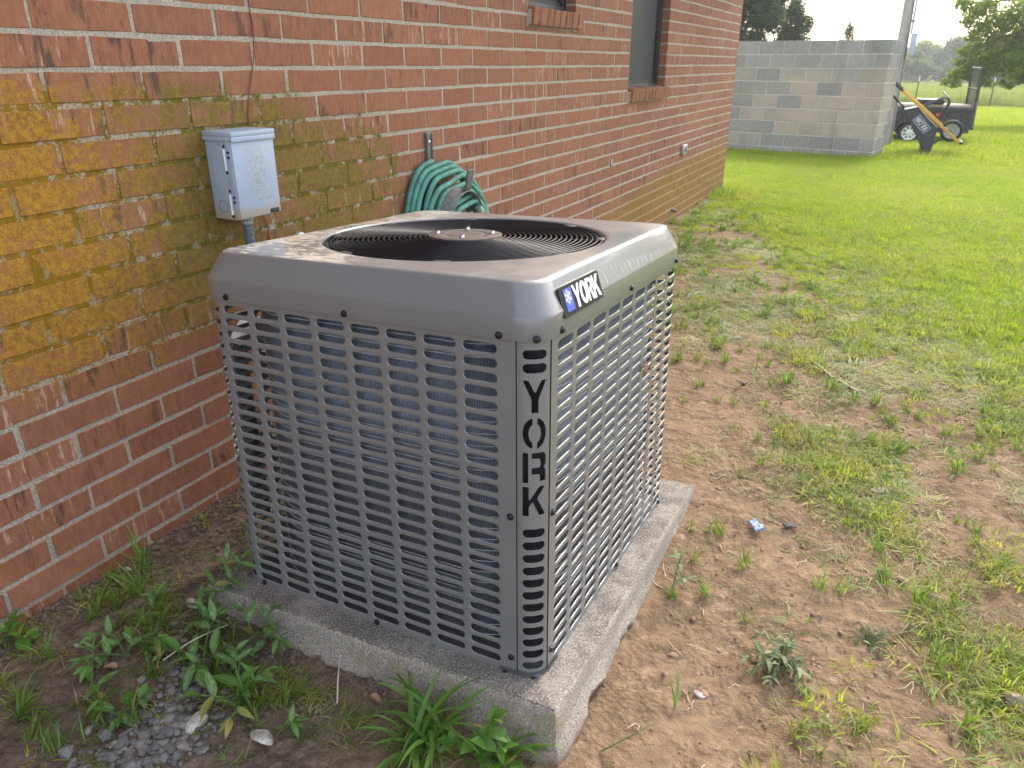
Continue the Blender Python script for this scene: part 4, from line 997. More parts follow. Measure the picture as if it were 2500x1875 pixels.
# notches pressed into the cap round the opening, each with a dark tab
for a in (20, 62, 118, 160, 200, 248, 292, 338):
    ca, sa = math.cos(R(a)), math.sin(R(a)); mat = Matrix.Translation((FC.x, FC.y, 0)) @ Matrix.Rotation(R(a), 4, 'Z'); mb = MB(); mb.bbox((FR - .022, -.018, .8115), (FR - .0015, .018, .8245), .003, mat); ob('grille_tab', mb, M_BLACKM, ac, 40)
# wire fan guard
mb = MB(); rs = np.linspace(.097, FR - .006, 20)
def gz_(r): return .8215 + .005 * (1 - (r / FR) ** 2)
for r in rs: mb.tube([(FC.x + r * math.cos(2 * math.pi * k / 72), FC.y + r * math.sin(2 * math.pi * k / 72), gz_(r)) for k in range(72)], .0020, 6, closed=True)
kind(ob('fan_guard_ring', mb, M_BLACKG, ac, 80), 'stuff')
for q in range(4):
    a = R(22 + 90 * q) ; mb = MB(); mb.tube([(FC.x + r * math.cos(a), FC.y + r * math.sin(a), gz_(r) - .0062) for r in (.07, .15, .25, FR - .002)], .0032, 6); ob('guard_spoke', mb, M_BLACKG, ac, 80)
mb = MB(); mb.lathe([(.0005, .8315), (.044, .8315), (.046, .8300), (.048, .8310), (.084, .8310), (.0885, .8295), (.0895, .824), (.086, .815), (.0005, .812)], 40, Matrix.Translation((FC.x, FC.y, 0))); ob('motor_plate', mb, M_HUB, ac, 30)
for q in range(4):
    a = R(25 + 90 * q); c_ = (FC.x + .066 * math.cos(a), FC.y + .066 * math.sin(a), 0); mb = MB(); mb.lathe([(.0075, .8311), (.0075, .8322), (.005, .8322), (.005, .8360), (.0036, .8384), (.0005, .8390)], 12, Matrix.Translation(c_)); ob('acorn_nut', mb, M_CHROME, ac, 30)
    mb = MB(); mat = Matrix.Translation((FC.x, FC.y, 0)) @ Matrix.Rotation(a, 4, 'Z'); mb.bbox((.047, -.006, .8306), (.083, .006, .8313), .0003, mat); ob('mount_slot', mb, M_BLACKM, ac, None)
mb = MB(); mb.lathe([(.0005, .81), (.07, .81), (.072, .80), (.072, .70), (.05, .69), (.0005, .69)], 32, Matrix.Translation((FC.x, FC.y, 0))); ob('fan_motor', mb, M_BLACKM, ac, 40)
for q in range(3):
    P = np.zeros((9, 7, 3)); a0 = R(40 + 120 * q)
    for i in range(9):
        for j in range(7):
            r = .07 + .245 * i / 8; da = R(-44 + 88 * j / 6) * (1 - .25 * i / 8); P[i, j] = (FC.x + r * math.cos(a0 + da), FC.y + r * math.sin(a0 + da), .70 + .055 * (j / 6 - .5) * 2 * (.6 + .3 * i / 8) - .012 * math.sin(math.pi * j / 6))
    bm_ = grid_mesh('fan_blade', P, M_BLADE); o = link('fan_blade', bm_, ac); md = o.modifiers.new('thickness', 'SOLIDIFY'); md.thickness = .002
mb = MB(); mb.lathe([(FR - .004, .80), (FR - .004, .64), (FR + .02, .62)], 64, Matrix.Translation((FC.x, FC.y, 0))); ob('fan_shroud', mb, M_BLACKM, ac, 60)
# coil: fins behind the slots, with bright wires across
INS = .030
fC, UC = path([(XL + INS + .012, YBk - INS - .08), (XL + INS + .012, YF + INS), (XF - INS, YF + INS), (XF - INS, YBk - INS), (XL + .28, YBk - INS)], [.17, .17, .15])
def strip(f, U, out, z0, z1, name):
    us = np.linspace(0, U, 200); vs = []; fs = []
    for u in us:
        p, t = f(u); vs += [(p.x, p.y, z0), (p.x, p.y, z1)]
    for i in range(len(us) - 1): q = (2 * i, 2 * i + 2, 2 * i + 3, 2 * i + 1); fs.append(q if out > 0 else q[::-1])
    mm = MB(); mm.v = vs; mm.f = fs; me_ = mm.mesh(name, M_COIL, 60); uv = me_.uv_layers.new(name='UVMap')
    for l in me_.loops: uv.data[l.index].uv = (us[l.vertex_index // 2], vs[l.vertex_index][2])
    o = link(name, me_, ac); md = o.modifiers.new('depth', 'SOLIDIFY'); md.thickness = .022; md.offset = -1; return o
strip(fC, UC, 1, .03, .722, 'coil')
mb = MB()
for f, U, out in ((fC, UC, 1),):
    z = .042; us = np.linspace(0.002, U - .002, 130)
    while z < .72:
        pts = []
        for u in us: p, t = f(u); pts.append((p.x + t.y * out * .0024, p.y - t.x * out * .0024, z))
        mb.tube(pts, .0010, 4); z += .0262
kind(ob('coil_wire', mb, M_WIREB, ac, 80), 'stuff')
# service end towards the wall: valve covers and pipe seen through the corner slots
mb = MB()
mb.tube([(XL - .02, .245, .60), (XL - .08, .245, .60), (XL - .11, .25, .565)], .022, 12); mb.tube([(XL - .02, .245, .60), (XL - .03, .245, .60)], .034, 12); ob('pipe_insulation', mb, M_WHITEP, ac, 60)
mb = MB(); mb.tube([(XL - .11, .25, .565), (XL - .125, .255, .5), (XL - .13, .27, .05)], .021, 12); ob('suction_line', mb, M_BLACKM, ac, 60)
mb = MB(); mb.tube([(XL - .01, .235, .675), (XL - .05, .235, .675)], [.018, .016], 12); mb.tube([(XL - .05, .235, .675), (XL - .16, .25, .66), (XL - .2, .27, .2)], .008, 8); ob('service_valve', mb, M_WHITEP, ac, 60)
# screws
def screw_me():
    mb = MB(); mb.lathe([(.0072, 0), (.0072, .0012), (.0058, .0016), (.0052, .0044), (.0040, .0052), (.0005, .0054)], 14); mb.box((-.0046, -.0007, .0050), (.0046, .0007, .0058)); return mb.mesh('screw', M_SCREW, 35)
SCM = screw_me()
def screw(p, n_):
    q = Vector(n_).to_track_quat('Z', 'Y').to_euler(); o = link('screw', SCM, ac, p, q); return o
for x, z in ((-.814, .733), (-.493, .7325), (-.148, .732)): screw((x, YF - .0042, z), (0, -1, 0))
for x, z in ((-.82, .0035), (-.475, .003), (-.129, .035), (-.129, .366)): screw((x, YF - .0004, z + .004), (0, -1, 0))
screw((-.142, YF - .0045, -.003), (0, -1, 0))
for y, z in ((.135, .733), (.523, .733), (.894, .733)): screw((XF + .0042, y, z), (1, 0, 0))
for y, z in ((.112, .371), (.114, .045), (.526, .009), (.890, .012)): screw((XF + .0004, y, z), (1, 0, 0))
s0 = Vector(post_map(PW * .52, .7315, .0045)); n0 = Vector((pno.x, pno.y, 0)); screw(s0 + n0 * .006, n0); screw(Vector(post_map(PW * .5, -.004, .0062)), n0)
# badge
b0, b1 = Vector((XF + .0055, .141, .7515)), Vector((XF - .012, .141, .8045)); bz = (b1 - b0); BHt = bz.length; bz.normalize(); byv = Vector((0, 1, 0)); bxn = byv.cross(bz).normalized(); BWd = .196
MBD = Matrix(((byv.x, bz.x, bxn.x, b0.x), (byv.y, bz.y, bxn.y, b0.y), (byv.z, bz.z, bxn.z, b0.z), (0, 0, 0, 1)))
mb = MB(); mb.bbox((-.003, -.003, -.011), (BWd + .003, BHt + .003, -.0015), .004, MBD); ob('badge_bed', mb, M_PAINT, ac, 40)
mb = MB(); mb.poly(rnd_poly([(0, 0), (BWd, 0), (BWd, BHt), (0, BHt)], .006), [], -.0015, .0032, MBD); badge = ob('badge', mb, M_BADGE, ac, 30)
mb = MB(); mb.poly([(.018, .008), (.052, .008), (.052, BHt - .006), (.018, BHt - .006)], [], .0030, .0040, MBD); ob('badge_panel', mb, M_BLUE, badge, None)
mb = MB(); cs = Vector((.032, BHt * .62)); 
for q in range(6):
    a = R(60 * q + 30); d = Vector((math.cos(a), math.sin(a))); nn = Vector((-d.y, d.x))
    def bar(p, e, th): 
        dd = (e - p).normalized(); m_2 = Vector((-dd.y, dd.x)) * th / 2; mb.poly([tuple(p - m_2), tuple(e - m_2), tuple(e + m_2), tuple(p + m_2)], [], .0039, .0046 + q * .00002, MBD)
    bar(cs, cs + d * .0142, .0022)
    for s_ in (1, -1):
        p = cs + d * .0072; bar(p, p + (d * .7 + nn * s_ * .7).normalized() * .0052, .0019)
ob('snowflake', mb, M_LETTER, badge, None)
def letter(ch):
    if ch == 'Y': return [(0, 1), (.27, 1), (.5, .58), (.73, 1), (1, 1), (.64, .40), (.64, 0), (.36, 0), (.36, .40)][::-1], []
    if ch == 'O': return [(.5 + .5 * math.cos(t), .5 + .51 * math.sin(t)) for t in np.linspace(0, 2 * math.pi, 28, endpoint=False)], [[(.5 + .21 * math.cos(t), .5 + .31 * math.sin(t)) for t in np.linspace(0, 2 * math.pi, 22, endpoint=False)]]
    if ch == 'R': return [(0, 0), (.28, 0), (.28, .40), (.45, .40), (.70, 0), (1, 0), (.74, .43), (.92, .55), (.95, .76), (.86, .93), (.64, 1), (0, 1)], [[(.28, .58), (.56, .58), (.66, .66), (.66, .76), (.56, .83), (.28, .83)]]
    return [(0, 0), (.28, 0), (.28, .34), (.40, .46), (.70, 0), (1.02, 0), (.60, .60), (1, 1), (.68, 1), (.28, .60), (.28, 1), (0, 1)], []
x = .056
for ch, wd in (('Y', .034), ('O', .033), ('R', .031), ('K', .034)):
    o_, h_ = letter(ch); lh = BHt - .012; tr_ = lambda p: (x + p[0] * wd, .007 + p[1] * lh)
    mb = MB(); mb.poly([tr_(p) for p in o_], [[tr_(p) for p in hh] for hh in h_], .0030, .0044, MBD); ob('letter', mb, M_LETTER, badge, None); x += wd - .0005

# ================================================================== ON THE WALL
eb = thing('electrical_box', 'faded pale blue metal electrical disconnect box on the mossy brick wall', 'electrical box', (0.002, 1.520, .857))
mb = MB(); mb.bbox((0, 0, 0), (.092, .152, .232), .002); ob('body', mb, M_BOX, eb, 35)
mb = MB(); mb.bbox((.0925, -.003, .004), (.102, .155, .222), .003); mb.bbox((.078, -.0045, .004), (.096, -.0005, .222), .001); ob('door', mb, M_BOX, eb, 35)
mb = MB(); mb.bbox((-.001, -.006, .224), (.109, .158, .2375), .0035); mb.bbox((.100, -.0055, .2105), (.1085, .1575, .2245), .002); mb.bbox((-.001, -.006, .2135), (.100, -.0028, .2245), .001); ob('rain_hood', mb, M_BOX, eb, 35)
for z in (.165, .045):
    mb = MB(); mb.tube([(.0745, -.006, z - .028), (.0745, -.006, z + .028)], .0036, 8); mb.box((.066, -.0012, z - .025), (.0745, -.0004, z + .025)); h_ = ob('hinge', mb, M_WHITEP, eb, 60)
    mb = MB()
    for dz in (-.035, .035): mb.lathe([(.0042, 0), (.0042, .0015), (.0005, .0026)], 10, Matrix.Translation((.071, -.0004, z + dz)) @ Matrix.Rotation(R(90), 4, 'X'))
    for dz in (.006, .019): mb.lathe([(.0042, 0), (.0042, .0015), (.0005, .0026)], 10, Matrix.Translation((.088, -.0046, z + dz)) @ Matrix.Rotation(R(90), 4, 'X'))
    ob('rivet', mb, M_SCREW, h_, 40)
mb = MB(); mb.lathe([(.0155, .0), (.0165, .0008), (.0172, 0)], 28, Matrix.Translation((.036, -.0003, .036)) @ Matrix.Rotation(R(90), 4, 'X')); ob('knockout', mb, M_STEEL, eb, 40)
mb = MB(); mb.lathe([(.0005, .002), (.003, .0016), (.0046, .0003)], 14, Matrix.Translation((.054, -.0002, .205)) @ Matrix.Rotation(R(90), 4, 'X')); ob('dimple', mb, M_ZINC, eb, 60)
mb = MB(); mb.bbox((.100, .112, .006), (.1055, .144, .018), .001); mb.box((.1045, .115, .009), (.1062, .141, .0155)); ob('hasp_slot', mb, M_FRAME, eb, None)
mb = MB(); mb.lathe([(.0005, 0), (.021, 0), (.021, -.008), (.017, -.012), (.017, -.022), (.0005, -.022)], 20, Matrix.Translation((.05, .066, -.0005))); ob('conduit_hub', mb, M_ZINC, eb, 35)
cp = [Vector(p) for p in ((.05, .066, -.012), (.052, .069, -.09), (.062, .078, -.18), (.10, .10, -.30), (.17, .14, -.40), (.26, .19, -.47), (.36, .235, -.50), (.415, .25, -.50))]
def smooth(ps, n_=6, closed=False):
    out = []; m = len(ps)
    for i in range(m if closed else m - 1):
        p0, p1, p2, p3 = (ps[(i + k) % m] if closed else ps[min(max(i + k, 0), m - 1)] for k in (-1, 0, 1, 2))
        for j in range(n_):
            t = j / n_; out.append(.5 * ((2 * p1) + (p2 - p0) * t + (2 * p0 - 5 * p1 + 4 * p2 - p3) * t * t + (3 * p1 - p0 - 3 * p2 + p3) * t ** 3))
    if not closed: out.append(ps[-1])
    return out
cps = smooth(cp, 22); mb = MB(); mb.tube(cps, [.0128 + .0007 * math.sin(i * 1.6) for i in range(len(cps))], 14); ob('flexible_conduit', mb, M_CONDUIT, eb, 80)
def wire(name, label, ps, r=.0017):
    o = MB(); o.tube(smooth([Vector(p) for p in ps], 8), r, 6); return tag(ob(name, o, M_REDWIRE, None, 80), label, 'wire')
wire('thin_wire', 'thin reddish wire hanging down the bricks into the top of the electrical box', [(.004, 1.79, 2.45), (.005, 1.765, 1.75), (.004, 1.748, 1.43), (.004, 1.752, 1.37), (.005, 1.742, 1.29), (.004, 1.705, 1.18), (.004, 1.692, 1.13), (.004, 1.690, 1.092)])
wire('thin_wire', 'thin reddish wire running from under the electrical box down behind the cabinet', [(.005, 1.65, .856), (.004, 1.700, .83), (.004, 1.712, .76), (.004, 1.716, .6), (.004, 1.73, .3), (.004, 1.74, .03)])
t_ = thing('pipe_flange', 'round pale metal pipe fitting on the bricks behind the cabinet top', 'pipe fitting', (.002, 1.842, .722), (0, R(90), 0))
mb = MB(); mb.lathe([(.0005, .004), (.036, .004), (.036, 0), (.034, .012), (.026, .016), (.024, .05), (.0005, .052)], 28); ob('flange', mb, M_ZINC, t_, 35); mb = MB(); mb.lathe([(.0005, .066), (.011, .066), (.014, .0525), (.0005, .0525)], 6); ob('bolt', mb, M_WHITEP, t_, 30)
# small fittings further along the wall
t_ = thing('outlet_cover', 'small square grey outlet cover low on the far brick wall', 'outlet', (.002, 6.645, .582))
mb = MB(); mb.bbox((0, -.062, -.04), (.022, .062, .04), .004); ob('plate', mb, M_ZINC, t_, 40); mb = MB(); mb.lathe([(.0005, .006), (.022, .006), (.024, 0)], 20, Matrix.Translation((.0222, .005, 0)) @ Matrix.Rotation(R(90), 4, 'Y')); ob('socket_lid', mb, M_STEEL, t_, 40)
t_ = MB(); t_.tube([(0, 0, 0), (.03, 0, -.004), (.045, 0, -.012)], .014, 10); tag(ob('drain_stub', t_, M_STEEL, None, 50, loc=(.001, 6.45, .094)), 'small dark pipe stub poking out low on the far brick wall', 'pipe stub')
t_ = MB(); t_.bbox((0, -.010, -.03), (.006, .010, .03), .002); t_.tube([(.006, 0, -.012), (.016, 0, -.014)], .005, 8); tag(ob('wall_clip', t_, M_ZINC, None, 50, loc=(.001, 4.83, .657)), 'tiny grey metal clip on the brick wall below the tall window', 'clip')
# hose hanger and hose
HY = 2.634
hg = thing('hose_hanger', 'grey metal bracket holding the coiled green hose on the wall', 'hose hanger', (0.002, HY, .80))
mb = MB(); mb.bbox((0, -.019, -.09), (.006, .019, .212), .0015); mb.box((.006, -.019, -.088), (.012, -.0165, .205)); mb.box((.006, .0165, -.088), (.012, .019, .205)); ob('back_plate', mb, M_STEEL, hg, 35)
for z in (.172, .098):
    mb = MB(); mb.lathe([(.0075, 0), (.0075, .003), (.004, .006), (.0005, .0065)], 12, Matrix.Translation((.0061, 0, z)) @ Matrix.Rotation(R(90), 4, 'Y')); ob('bolt', mb, M_CHROME, hg, 30)
mb = MB(); vs = []; fs = []; n_ = 18
for i in range(n_ + 1):
    a = R(8) + R(164) * i / n_
    for x in (.008, .185): vs.append((x, .125 * math.cos(a), -.115 + .125 * math.sin(a) - (.02 if x > .1 else 0)))
for i in range(n_): fs.append((2 * i, 2 * i + 1, 2 * i + 3, 2 * i + 2))
mb.add(vs, fs); o = ob('saddle', mb, M_STEEL, hg, 60); md = o.modifiers.new('thickness', 'SOLIDIFY'); md.thickness = .003
mb = MB(); vs = []
pr_ = [(.172, -.012), (.186, -.002), (.192, .02), (.198, .062), (.202, .075), (.197, .078), (.190, .064), (.184, .024), (.176, .006), (.165, .002)]
mb.add([(x, y, z) for y in (-.021, .021) for x, z in pr_], [tuple(range(10)), tuple(range(19, 9, -1))] + [(i, i + 10, (i + 1) % 10 + 10, (i + 1) % 10) for i in range(10)]); ob('hook_tip', mb, M_STEEL, hg, 40)
hs = thing('garden_hose', 'coiled faded green garden hose hung on the wall bracket behind the cabinet', 'hose', (0, HY, 0))
rr = random.Random(11); pts = []
NL = 9
for k in range(NL):
    x0_ = .020 + .0185 * k; wL = .222 - .009 * k + rr.uniform(-.015, .02); wR = .335 - .020 * abs(k - 3) + rr.uniform(-.02, .02); top = .898 - .017 * k - (.004 * k if k > 3 else 0); H = .62 + rr.uniform(-.05, .05)
    x0_ = min(x0_, .172) + rr.uniform(-.003, .003)
    for j in range(22):
        a = math.pi / 2 + 2 * math.pi * (j + .0) / 22; c_, s_ = math.cos(a), math.sin(a); ww = (wL if c_ < 0 else wR)
        sq = math.copysign(abs(c_) ** .8, c_)
        y = sq * ww * (1 if s_ < 0 else .98); z = top - H / 2 + s_ * H / 2
        pts.append(Vector((x0_ + .0185 * j / 22 + (.012 * max(0, -s_)), y, z)))
sp = smooth(pts, 4); mb = MB(); mb.tube(sp, .0112, 10); ob('hose_line', mb, M_HOSE, hs, 80)
mb = MB(); e = pts[-1]; mb.tube([e, e + Vector((.01, .05, -.09))], [.0145, .0145], 12); ob('coupling', mb, M_ZINC, hs, 50)

# ================================================================== LITTER, STONES, CLODS
def rock_bm(r, seed, sq=(1, .8, .6), sub=2, rough=.35):
    rd = random.Random(seed); bm = bmesh.new(); bmesh.ops.create_icosphere(bm, subdivisions=sub, radius=1)
    pl = [(Vector((rd.gauss(0, 1), rd.gauss(0, 1), rd.gauss(0, 1))).normalized(), rd.uniform(.55, .9)) for _ in range(9)]
    for v in bm.verts:
        p = v.co.copy()
        for n__, d_ in pl:
            k_ = p.dot(n__) - d_
            if k_ > 0: p -= n__ * k_
        v.co = Vector((p.x * sq[0], p.y * sq[1], p.z * sq[2])) * r
    return bm
def stone(name, label, x, y, r, m, seed, sq=(1, .75, .55), cat='stone', rz=0, dz=.25):
    mb = MB(); mb.bm(rock_bm(r, seed, sq)); return tag(ob(name, mb, m, None, 25, loc=(x, y, ghs(x, y) + r * sq[2] * dz), rot=(.1, .05, rz)), label, cat)
stone('white_stone', 'white stone lying on bare soil beside the trailing weed at the slab corner', .325, .973, .021, M_WSTONE, 1, (1, .8, .8))
stone('white_stone', 'small white chip on dark soil at the foot of the bricks', .040, 1.005, .011, M_WSTONE, 2, (1.4, .7, .6))
stone('white_stone', 'white pebble lying on the dark crumbly soil against the brick wall', .052, .876, .009, M_WSTONE, 3, (1.2, .8, .6))
stone('white_stone', 'thin white sliver lying alone on the soil left of the weeds', .205, .745, .009, M_WSTONE, 4, (1.4, .6, .5))
stone('white_stone', 'pale stone bigger than its neighbours lying on the grey gravel', .632, .712, .025, M_WSTONE, 5, (.8, 1.2, .6))
stone('white_stone', 'flat broken white and pink stone under the weed leaves right of the gravel', .772, .757, .027, M_WSTONE, 6, (1.3, .7, .4))
stone('white_stone', 'white pebble at the bottom edge below the long grass clump', 1.262, .936, .012, M_WSTONE, 7, (.9, 1, .8))
stone('white_stone', 'pale grey pebble half buried in the bare dirt below the bushy weed', 1.541, 1.279, .013, M_WSTONE, 8, (1.2, .8, .5))
stone('white_stone', 'bright white oval pebble on the dirt right of the cabinet', 1.143, 3.636, .020, M_WSTONE, 9, (1.2, .9, .6))
stone('tan_rock', 'tan rock at the right edge of the dirt', 2.155, 1.556, .030, M_BROCK, 10, (1.1, .9, .7), 'rock')
def scrap(name, label, x, y, m, size, seed, cat):
    r = random.Random(seed); P = np.zeros((7, 6, 3))
    for i in range(7):
        for j in range(6): P[i, j] = (size * (i / 6 - .5) + r.uniform(-1, 1) * size * .05, size * .6 * (j / 5 - .5) + r.uniform(-1, 1) * size * .05, .006 + abs(math.sin(i * 1.3 + j * .7 + seed)) * size * .22)
    o = link(name, grid_mesh(name, P, m), None, (x, y, ghs(x, y)), (.1, .1, r.uniform(0, 6))); md = o.modifiers.new('thickness', 'SOLIDIFY'); md.thickness = .0012; return tag(o, label, cat)
scrap('plastic_scrap', 'crumpled blue plastic scrap on the dirt beside the slab', 1.531, 1.981, M_BLUEP, .05, 2, 'litter')
scrap('rubber_scrap', 'small black bent scrap on the dirt right of the blue plastic', 1.618, 2.036, M_BLACKM, .038, 5, 'litter')
scrap('rubber_scrap', 'tiny black bit on bare dirt beyond the blue plastic', 1.285, 3.07, M_BLACKM, .03, 8, 'litter')
scrap('pale_scrap', 'pale flat scrap on the dirt at the edge of the grass', 1.848, 2.365, M_WSTONE, .05, 9, 'litter')
mb = MB(); a, b = Vector((1.50, 3.443, 0)), Vector((1.726, 3.157, 0)); n_ = 9; rr = random.Random(2); ps = []
for i in range(n_): p = a + (b - a) * i / (n_ - 1) + Vector((rr.uniform(-.006, .006), rr.uniform(-.006, .006), 0)); p.z = ghs(p.x, p.y) + .010; ps.append(p)
mb.tube(ps, [.004 + .0015 * math.sin(i) for i in range(n_)], 7); tag(ob('fallen_stick', mb, M_PLANK, None, 60), 'long thin dry stick lying across the dirt at the grass edge', 'stick')
# dead leaf caught on the slotted side
P = np.zeros((6, 5, 3)); rr = random.Random(4)
for i in range(6):
    for j in range(5): wv = math.sin(math.pi * (i + .3) / 5.6); P[i, j] = (.004 + .010 * abs(math.sin(i * 1.7 + j)), .026 * (j / 4 - .5) * wv * 1.3 + rr.uniform(-.002, .002), .034 * (i / 5 - .5))
o = link('dead_leaf', grid_mesh('dead_leaf', P, M_DRYLEAF), None, pad_w((XF + .002, .644, .509)), REUL); md = o.modifiers.new('thickness', 'SOLIDIFY'); md.thickness = .0008; tag(o, 'curled dead brown leaf caught on the slotted side of the cabinet', 'leaf')
# gravel and soil crumbs
def scatter_rocks(name, xy, sizes, m, protos, seed, lift=.25):
    r = np.random.default_rng(seed); V = []; Fc = []; o_ = 0
    pm = []
    for p in protos: bm = p; bm.verts.index_update(); pm.append((np.array([v.co[:] for v in bm.verts]), [[v.index for v in f.verts] for f in bm.faces])); bm.free()
    tot = []
    for (x, y), s in zip(xy, sizes):
        v, f = pm[r.integers(len(pm))]; e = Matrix.Rotation(r.uniform(0, 6.28), 3, 'Z') @ Matrix.Rotation(r.uniform(-.5, .5), 3, 'X'); w_ = (v * s) @ np.array(e).T; w_[:, 0] += x; w_[:, 1] += y; w_[:, 2] += ghs(x, y) + s * lift
        V.append(w_); Fc += [[i + o_ for i in q] for q in f]; o_ += len(v)
    me_ = bpy.data.meshes.new(name); me_.from_pydata(np.concatenate(V).tolist(), [], Fc); me_.materials.append(m); me_.update(); return link(name, me_)
r = np.random.default_rng(21)
xy = np.concatenate([np.column_stack([r.normal(.585, .055, 620), r.normal(.64, .085, 620)]), np.column_stack([r.normal(.52, .09, 160), r.normal(.86, .07, 160)])]); sz = np.clip(r.lognormal(-4.98, .42, len(xy)), .0035, .021)
kind(scatter_rocks('gravel', xy, sz, M_STONE, [rock_bm(1, 30 + k, (1, .8, .6), 1) for k in range(7)], 2), 'stuff')
xy = np.concatenate([np.column_stack([np.abs(r.normal(.0, .055, 900)) + .004, r.uniform(.62, 1.5, 900)]), np.column_stack([r.uniform(.02, .34, 700), r.uniform(1.0, 1.9, 700)]), np.column_stack([r.uniform(.2, 1.3, 420), r.normal(.96, .02, 420)])]); sz = np.clip(r.lognormal(-5.5, .45, len(xy)), .002, .014)
kind(scatter_rocks('soil_crumbs', xy, sz, M_CLOD, [rock_bm(1, 50 + k, (1, .9, .75), 1) for k in range(6)], 3), 'stuff')
xy = np.column_stack([r.uniform(1.3, 2.6, 2600), r.uniform(.9, 4.2, 2600)]); xy = xy[lawn_l(xy[:, 0], xy[:, 1]) < .3]; sz = np.clip(r.lognormal(-6.0, .5, len(xy)), .0012, .010)
M_CLOD2 = simple('dirt_crumbs', (.235, .156, .10), .95, 0, .22, 60, .5, .002)
kind(scatter_rocks('dirt_crumbs', xy, sz, M_CLOD2, [rock_bm(1, 60 + k, (1, .9, .7), 1) for k in range(6)], 4), 'stuff')

mb = MB(); rr = random.Random(31)
for _ in range(90):
    x, y = rr.uniform(1.33, 2.4), rr.uniform(.95, 3.2); a = rr.uniform(0, 6.3); L_ = rr.uniform(.03, .11); ps = []
    for i in range(6): a += rr.gauss(0, .5); x += math.cos(a) * L_ / 6; y += math.sin(a) * L_ / 6; ps.append((x, y, ghs(x, y) + .001 + .006 * rr.random() * (0 < i < 5)))
    mb.tube(ps, [.0011, .0012, .001, .0009, .0007, .0004], 5)
kind(ob('root_threads', mb, M_PLANK, None, 80), 'stuff')
xy = np.column_stack([r.uniform(1.3, 2.6, 260), r.uniform(.9, 3.6, 260)]); xy = xy[(fbm(xy[:, 0], xy[:, 1], 2.2, 3) > -.02) & (lawn_l(xy[:, 0], xy[:, 1]) < .4)]; kind(scatter_rocks('dirt_clods', xy, np.clip(r.lognormal(-4.9, .4, len(xy)), .004, .018), M_CLOD2, [rock_bm(1, 80 + k, (1, .85, .55), 2) for k in range(5)], 5, -.05), 'stuff')

# ================================================================== GRASS
def blades(n, h, spread, seed, wid=.004, segs=3, lean_=.5, flat=False, rad=.02):
    """n tapering curved blades as separate strips: (quads)"""
    r = np.random.default_rng(seed); Q = []
    for i in range(n):
        a = r.uniform(0, 6.283); q0 = np.array([math.cos(a), math.sin(a), 0]) * rad * r.random() ** .5; b = a + r.normal(0, .7); L = h * r.uniform(.5, 1.2); ln = spread * r.uniform(.2, 1.3)
        d = np.array([math.cos(b), math.sin(b), 0]); sd = np.array([-d[1], d[0], 0]); w_ = wid * r.uniform(.6, 1.3); prev = None
        for k in range(segs + 1):
            t = k / segs; ang = ln * (t ** 1.3); p = q0 + d * L * t * math.sin(min(ang, 1.5)) + np.array([0, 0, L * t * math.cos(min(ang, 1.5)) * (.12 if flat else 1) + .002])
            ww = w_ * (1 - t ** 1.6) * .5 + .0002; tw_ = sd * math.cos(.5 * t) + np.array([0, 0, 1]) * math.sin(.5 * t) * .3; cur = (p - tw_ * ww, p + tw_ * ww)
            if prev is not None: Q.append([prev[0], prev[1], cur[1], cur[0]])
            prev = cur
    return np.array(Q)
def proto_col(name, qs, mats):
    c = bpy.data.collections.new(name)
    for i, q in enumerate(qs):
        me_ = quads_mesh(name, q, mats[i % len(mats)]); me_.update(); bm = bmesh.new(); bm.from_mesh(me_); bmesh.ops.remove_doubles(bm, verts=bm.verts[:], dist=1e-5); bm.to_mesh(me_); bm.free(); me_.shade_smooth()
        c.objects.link(bpy.data.objects.new(name, me_))
    return c
